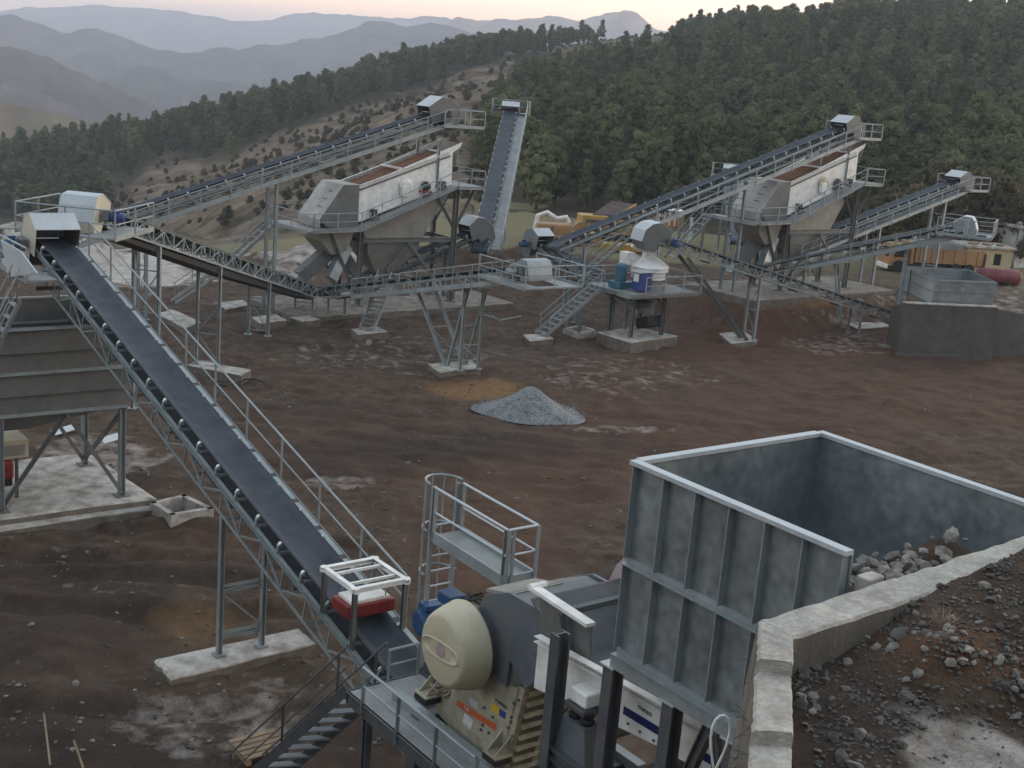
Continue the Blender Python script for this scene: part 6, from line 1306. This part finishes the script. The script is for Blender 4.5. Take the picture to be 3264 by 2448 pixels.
sb = [Gp(x, y, 0.12) for x, y in ((1570, 1010), (1540, 1003), (1590, 1022), (1660, 1008))]; single('steel_strap', tube([sb[1], sb[0], sb[2], sb[3]], 0.05, 5), 'galv', 'bent pale steel bar lying on the ground behind the lattice conveyor legs', 'scrap')
for cx_, cy2, w_, lab in ((205, 1370, 0.55, 'white sheet lying flat behind the legs of the surge bin'), (345, 1400, 0.6, 'crumpled pale sheet on the ground behind the surge bin slab')):
    p = Gp(cx_, cy2, 0.1); single('loose_sheet', bbox(p, w_, w_*1.4, 0.03, UU, VV*0.97+Zv*0.2, Zv, 0.005), 'paper', lab, 'sheet')
pb = Gp(1138, 1513, 0.05); single('plastic_scrap', rock_mesh(9)[0] and (np.array(rock_mesh(9)[0])*0.3+pb, rock_mesh(9)[1]), mat('pink_plastic', (0.6, 0.25, 0.2), 0.5), 'small pink piece of rubbish on the muddy yard', 'rubbish')
# ================================================================== MACHINES AND BUILDINGS BEHIND
def gzf(x, y): return float(ground_z(np.array(x), np.array(y)))
# orange crawler machine
p = Gp(1775, 790, 1.2); T = Thing('orange_machine', 'dusty orange crusher unit with a white bent pipe parked before the meadow', 'machine', (p[0], p[1], gzf(p[0], p[1])))
z0 = T.b[2]; X_ = np.array([0.98, 0.2, 0]); Y_ = np.array([-0.2, 0.98, 0]); c = T.b
T.part('chassis', bbox(c+Zv*0.35, 3.6, 1.6, 0.7, X_, Y_, Zv, 0.05), 'orange_paint'); T.part('engine_house', bbox(c+Zv*1.05-X_*0.4, 2.4, 1.4, 0.75, X_, Y_, Zv, 0.1), 'orange_paint')
T.part('flywheel_cover', lathe(c+X_*1.55+Zv*1.1-Y_*0.6, Y_, [(0, 0.62), (0.25, 0.62), (0.3, 0.5)], 20), 'orange_paint'); T.part('frame_block', bbox(c+X_*2.4+Zv*0.5, 1.1, 1.5, 0.9, X_, Y_, Zv, 0.05), 'orange_paint')
T.part('white_pipe', tube([c-X_*1.7+Zv*0.9, c-X_*1.55+Zv*1.9, c-X_*0.9+Zv*2.15, c-X_*0.2+Zv*1.75, c+X_*0.5+Zv*1.9, c+X_*0.7+Zv*1.5], 0.16, 8), 'white'); T.part('grille', bbox(c-X_*0.6-Y_*0.72+Zv*1.05, 0.12, 0.04, 0.5, X_, Y_, Zv, 0.01), 'dark_steel')
for i in range(3): T.part('wheel', cyl(c+X_*(-1.3+1.2*i)-Y_*0.85+Zv*0.25, c+X_*(-1.3+1.2*i)-Y_*0.6+Zv*0.25, 0.32, 16), 'rubber')
# yellow mobile hopper machine
p = Gp(1925, 770, 1.3); T = Thing('yellow_machine', 'yellow mobile crusher with a brown tilted hopper parked before the meadow', 'machine', (p[0], p[1], gzf(p[0], p[1]))); c = T.b
T.part('chassis', bbox(c+Zv*0.55, 4.2, 2.0, 1.0, X_, Y_, Zv, 0.05), 'yellow_paint'); T.part('front_box', bbox(c-X_*1.1-Y_*0.3+Zv*1.35, 2.0, 1.6, 0.8, X_, Y_, Zv, 0.06), 'yellow_paint'); T.part('front_recess', bbox(c-X_*1.1-Y_*1.12+Zv*1.35, 1.4, 0.06, 0.25, X_, Y_, Zv, 0.01), 'dark_steel')
hp = [c-X_*1.2-Y_*0.6+Zv*1.8, c+X_*0.5-Y_*0.6+Zv*1.8, c+X_*2.3+Y_*0.4+Zv*2.6, c+X_*0.5+Y_*0.7+Zv*2.75]
T.part('hopper_tray', extr(hp, Zv*-0.1), 'brown_steel'); T.part('hopper_front', extr([hp[0], hp[1], hp[1]-Zv*0.7, hp[0]-Zv*0.7], Y_*0.05), 'brown_steel'); T.part('hopper_side', extr([hp[1], hp[2]+Zv*0.1, hp[2]-Zv*0.5, c+X_*2.3+Zv*1.2, hp[1]-Zv*0.8], Y_*0.08), 'yellow_paint'); T.part('tail_frame', bbox(c+X_*2.5+Zv*1.6, 0.7, 1.4, 1.3, X_, Y_, Zv, 0.05), 'yellow_paint')
T.part('side_opening', bbox(c+X_*1.75-Y_*0.63+Zv*2.0, 0.25, 0.06, 0.6, X_, Y_, Zv, 0.01), 'dark_steel'); T.part('track', bbox(c-Y_*0.9+Zv*0.25, 3.8, 0.5, 0.5, X_, Y_, Zv, 0.2), 'rubber'); T.part('rear_frame', bbox(c+X_*4.6+Zv*1.6, 2.2, 1.4, 0.9, X_, Y_, Zv, 0.05), 'orange_paint'); T.part('rear_roof', bbox(c+X_*4.6+Zv*2.4, 2.4, 1.5, 0.08, X_, Y_, Zv, 0.02), 'white')
for k in range(5): T.bar('slat', c+X_*(3.8+0.4*k)-Y_*0.72+Zv*1.3, c+X_*(3.8+0.4*k)-Y_*0.72+Zv*2.3, 0.08, 0.05, 'white')
p = Gp(2010, 815, 1.3); T = Thing('yellow_implement', 'yellow steel beam assembly on the ground behind the cone crusher hood', 'machine', (p[0], p[1], gzf(p[0], p[1]))); c = T.b
T.part('beam', bbox(c+Zv*0.35, 4.0, 0.8, 0.5, X_, Y_, Zv, 0.05), 'yellow_paint')
for k in range(5): T.bar('gusset', c+X_*(-1.5+0.75*k)-Y_*0.45+Zv*0.1, c+X_*(-1.5+0.75*k)-Y_*0.3+Zv*0.8, 0.08, 0.2, 'yellow_paint')
# lorry
p = Gp(2850, 868, 1.5); T = Thing('tipper_lorry', 'orange tipper lorry with a grey tarpaulin parked behind the railed lattice conveyor', 'lorry', (p[0], p[1], gzf(p[0], p[1])))
c = T.b; X3 = np.array([0.985, 0.17, 0]); Y3 = np.array([-0.17, 0.985, 0])
T.part('cab', extr([c+X3*a-Y3*0.85+Zv*b for a, b in ((-0.95, 0.4), (-0.95, 0.95), (-0.72, 1.75), (0.35, 1.8), (0.35, 0.4))], Y3*1.7), 'orange_paint'); T.part('cab_roof', bbox(c-X3*0.15+Zv*1.82, 1.1, 1.6, 0.14, X3, Y3, Zv, 0.05), 'yellow_paint')
T.part('side_window', extr([c+X3*a-Y3*0.87+Zv*b for a, b in ((-0.62, 1.05), (-0.5, 1.55), (0.15, 1.55), (0.15, 1.05))], Y3*0.02), 'dark'); T.part('windscreen', extr([c-X3*0.93+Y3*-0.7+Zv*1.0, c-X3*0.93+Y3*0.7+Zv*1.0, c-X3*0.75+Y3*0.7+Zv*1.65, c-X3*0.75-Y3*0.7+Zv*1.65], X3*-0.02), 'dark'); T.part('bumper', bbox(c-X3*1.0+Zv*0.35, 0.15, 1.75, 0.3, X3, Y3, Zv, 0.03), 'white')
T.part('chassis', bbox(c+X3*2.6+Zv*0.5, 6.2, 0.8, 0.22, X3, Y3, Zv, 0.02), 'dark_steel'); T.part('headboard', bbox(c+X3*0.75+Zv*1.35, 0.25, 1.7, 1.5, X3, Y3, Zv, 0.03), 'orange_paint')
T.part('tipper_body', extr([c+X3*a-Y3*0.9+Zv*b for a, b in ((0.95, 0.75), (5.9, 0.75), (6.0, 1.75), (0.95, 1.75))], Y3*1.8), 'orange_paint'); T.part('tarpaulin', extr([c+X3*a-Y3*0.93+Zv*b for a, b in ((0.9, 1.76), (4.4, 1.76), (4.2, 2.1), (2.6, 2.25), (1.1, 2.1))], Y3*1.86), 'galv_plate')
for k in range(6): T.bar('body_rib', c+X3*(1.3+0.85*k)-Y3*0.93+Zv*0.78, c+X3*(1.3+0.85*k)-Y3*0.93+Zv*1.74, 0.08, 0.05, 'orange_paint')
for a in (-0.2, 4.0, 5.0):
    for s_ in (-1, 1): T.part('wheel', lathe(c+X3*a+Y3*s_*0.72+Zv*0.42, Y3*s_, [(0, 0.42), (0.2, 0.42), (0.22, 0.36), (0.23, 0.15)], 18), 'rubber')
# huts
p = Gp(3070, 890, 1.4); q = Gp(3228, 900, 1.4); bx_ = (q-p)*np.array([1, 1, 0]); bx_ /= np.linalg.norm(bx_); by_ = np.array([-bx_[1], bx_[0], 0])
T = Thing('cream_hut', 'small cream hut with a flat littered roof beside the white building', 'hut', (p[0], p[1], gzf(p[0], p[1]))); c = T.b; Wt = 3.3; Hh = 1.75
def wall_holes(T, o, ex, L, Hh, holes, th, m, inn):
    xs = sorted({0, L, *[h for q in holes for h in q[:2]]}); 
    for x0, x1 in zip(xs[:-1], xs[1:]):
        cuts = [(h[2], h[3]) for h in holes if h[0] <= x0+1e-6 and h[1] >= x1-1e-6]; zc = 0.0
        for a, b in sorted(cuts)+[(Hh, Hh)]:
            if a-zc > 1e-3: T.part('wall', extr([o+ex*x0+Zv*zc, o+ex*x1+Zv*zc, o+ex*x1+Zv*a, o+ex*x0+Zv*a], inn*th), m)
            zc = b
wall_holes(T, c, bx_, Wt, Hh, [(0.9, 1.45, 0.0, 1.35), (2.0, 2.55, 0.6, 1.4)], 0.15, 'plaster_cream', by_)
for a in (0.0, Wt-0.15): T.part('wall', extr([c+bx_*a+by_*0.152, c+bx_*(a+0.15)+by_*0.152, c+bx_*(a+0.15)+by_*2.4, c+bx_*a+by_*2.4], Zv*Hh), 'plaster_cream')
T.part('wall', extr([c+by_*2.402, c+bx_*Wt+by_*2.402, c+bx_*Wt+by_*2.55, c+by_*2.55], Zv*Hh), 'plaster_cream')
T.part('door', extr([c+bx_*0.9+by_*0.1, c+bx_*1.45+by_*0.1, c+bx_*1.45+by_*0.1+Zv*1.35, c+bx_*0.9+by_*0.1+Zv*1.35], by_*0.04), 'maroon'); T.part('window', extr([c+bx_*2.0+by_*0.1+Zv*0.6, c+bx_*2.55+by_*0.1+Zv*0.6, c+bx_*2.55+by_*0.1+Zv*1.4, c+bx_*2.0+by_*0.1+Zv*1.4], by_*0.03), 'dark')
T.part('roof', extr([c-bx_*0.2-by_*0.2+Zv*Hh, c+bx_*(Wt+0.2)-by_*0.2+Zv*Hh, c+bx_*(Wt+0.2)+by_*2.7+Zv*Hh, c-bx_*0.2+by_*2.7+Zv*Hh], Zv*0.14), 'concrete')
for k in range(7): T.part('roof_debris', bbox(c+bx_*(0.5+0.35*k)+by_*(0.5+1.5*((k*7) % 3)/3)+Zv*(Hh+0.22), 0.4, 0.5, 0.16, bx_*0.9+by_*0.4, by_*0.9-bx_*0.4, Zv, 0.04), ('wood', 'galv_plate', 'maroon')[k % 3])
p = Gp(3226, 876, 1.5); T = Thing('white_building', 'whitewashed building with a brown door and rubble on its flat roof', 'building', (p[0], p[1], gzf(p[0], p[1]))); c = T.b
wx = np.array([0.83, 0.557, 0]); wy = np.array([-0.557, 0.83, 0]); Hh = 2.9
wall_holes(T, c+wx*0.0, wx, 7.5, Hh, [(5.0, 6.0, 1.3, 2.3)], 0.2, 'plaster', wy)
wall_holes(T, c+wy*4.5, -wy, 4.49, Hh, [(2.0, 2.9, 0.0, 2.3), (0.6, 1.1, 1.9, 2.6)], 0.2, 'plaster', wx)
T.part('wall', extr([c+wx*7.3+wy*0.202, c+wx*7.5+wy*0.202, c+wx*7.5+wy*4.5, c+wx*7.3+wy*4.5], Zv*Hh), 'plaster'); T.part('wall', extr([c+wy*4.502, c+wx*7.5+wy*4.502, c+wx*7.5+wy*4.7, c+wy*4.7], Zv*Hh), 'plaster')
T.part('door', extr([c+wy*2.5+wx*0.12, c+wy*1.6+wx*0.12, c+wy*1.6+wx*0.12+Zv*2.3, c+wy*2.5+wx*0.12+Zv*2.3], wx*0.05), 'maroon'); T.part('vent_window', extr([c+wy*3.9+wx*0.12+Zv*1.9, c+wy*3.4+wx*0.12+Zv*1.9, c+wy*3.4+wx*0.12+Zv*2.6, c+wy*3.9+wx*0.12+Zv*2.6], wx*0.04), 'dark'); T.part('blue_window', extr([c+wx*5+wy*0.1+Zv*1.3, c+wx*6+wy*0.1+Zv*1.3, c+wx*6+wy*0.1+Zv*2.3, c+wx*5+wy*0.1+Zv*2.3], wy*0.04), 'cabblue')
T.part('roof', extr([c-wx*0.25-wy*0.25+Zv*Hh, c+wx*7.7-wy*0.25+Zv*Hh, c+wx*7.7+wy*4.9+Zv*Hh, c-wx*0.25+wy*4.9+Zv*Hh], Zv*0.18), 'concrete')
for k in range(12): T.part('roof_rubble', (np.array(rock_mesh(300+k)[0])*(0.5+0.4*((k*5) % 3)/3)+c+wx*(0.3+0.5*k)+wy*(0.3+0.6*((k*3) % 4))+Zv*(Hh+0.26), rock_mesh(300+k)[1]), 'plaster')
# maroon tank
p = Gp(3110, 930, 1.4); q = Gp(3235, 938, 1.4); T = Thing('steel_tank', 'lying maroon cylindrical tank in front of the cream hut', 'tank', (p[0], p[1], gzf(p[0], p[1]))); d_ = (q-p)*np.array([1, 1, 0]); L_ = np.linalg.norm(d_); d_ /= L_
T.part('shell', lathe(T.b+Zv*0.62, d_, [(-0.12, 0.2), (-0.05, 0.42), (0.05, 0.5), (L_-0.05, 0.5), (L_+0.05, 0.42), (L_+0.12, 0.2)], 24), 'maroon', smooth=True)
for k in (0.25, 0.75): T.part('saddle', bbox(T.b+d_*L_*k+Zv*0.1, 0.2, 0.8, 0.3, d_, np.cross(Zv, d_), Zv, 0.02), 'dark_steel')
# posts in front of the meadow
for k, px in enumerate((2160, 2195, 2235)):
    p = Gp(px, 790, 1.5); single('fence_post', bar(np.array([p[0], p[1], gzf(p[0], p[1])-0.1]), np.array([p[0], p[1], gzf(p[0], p[1])+2.2]), 0.16, 0.16), 'galv_light' if k == 1 else 'grey_steel', ('short grey post', 'short white post', 'short dark post')[k]+' standing at the edge of the meadow behind the cone crusher', 'post')
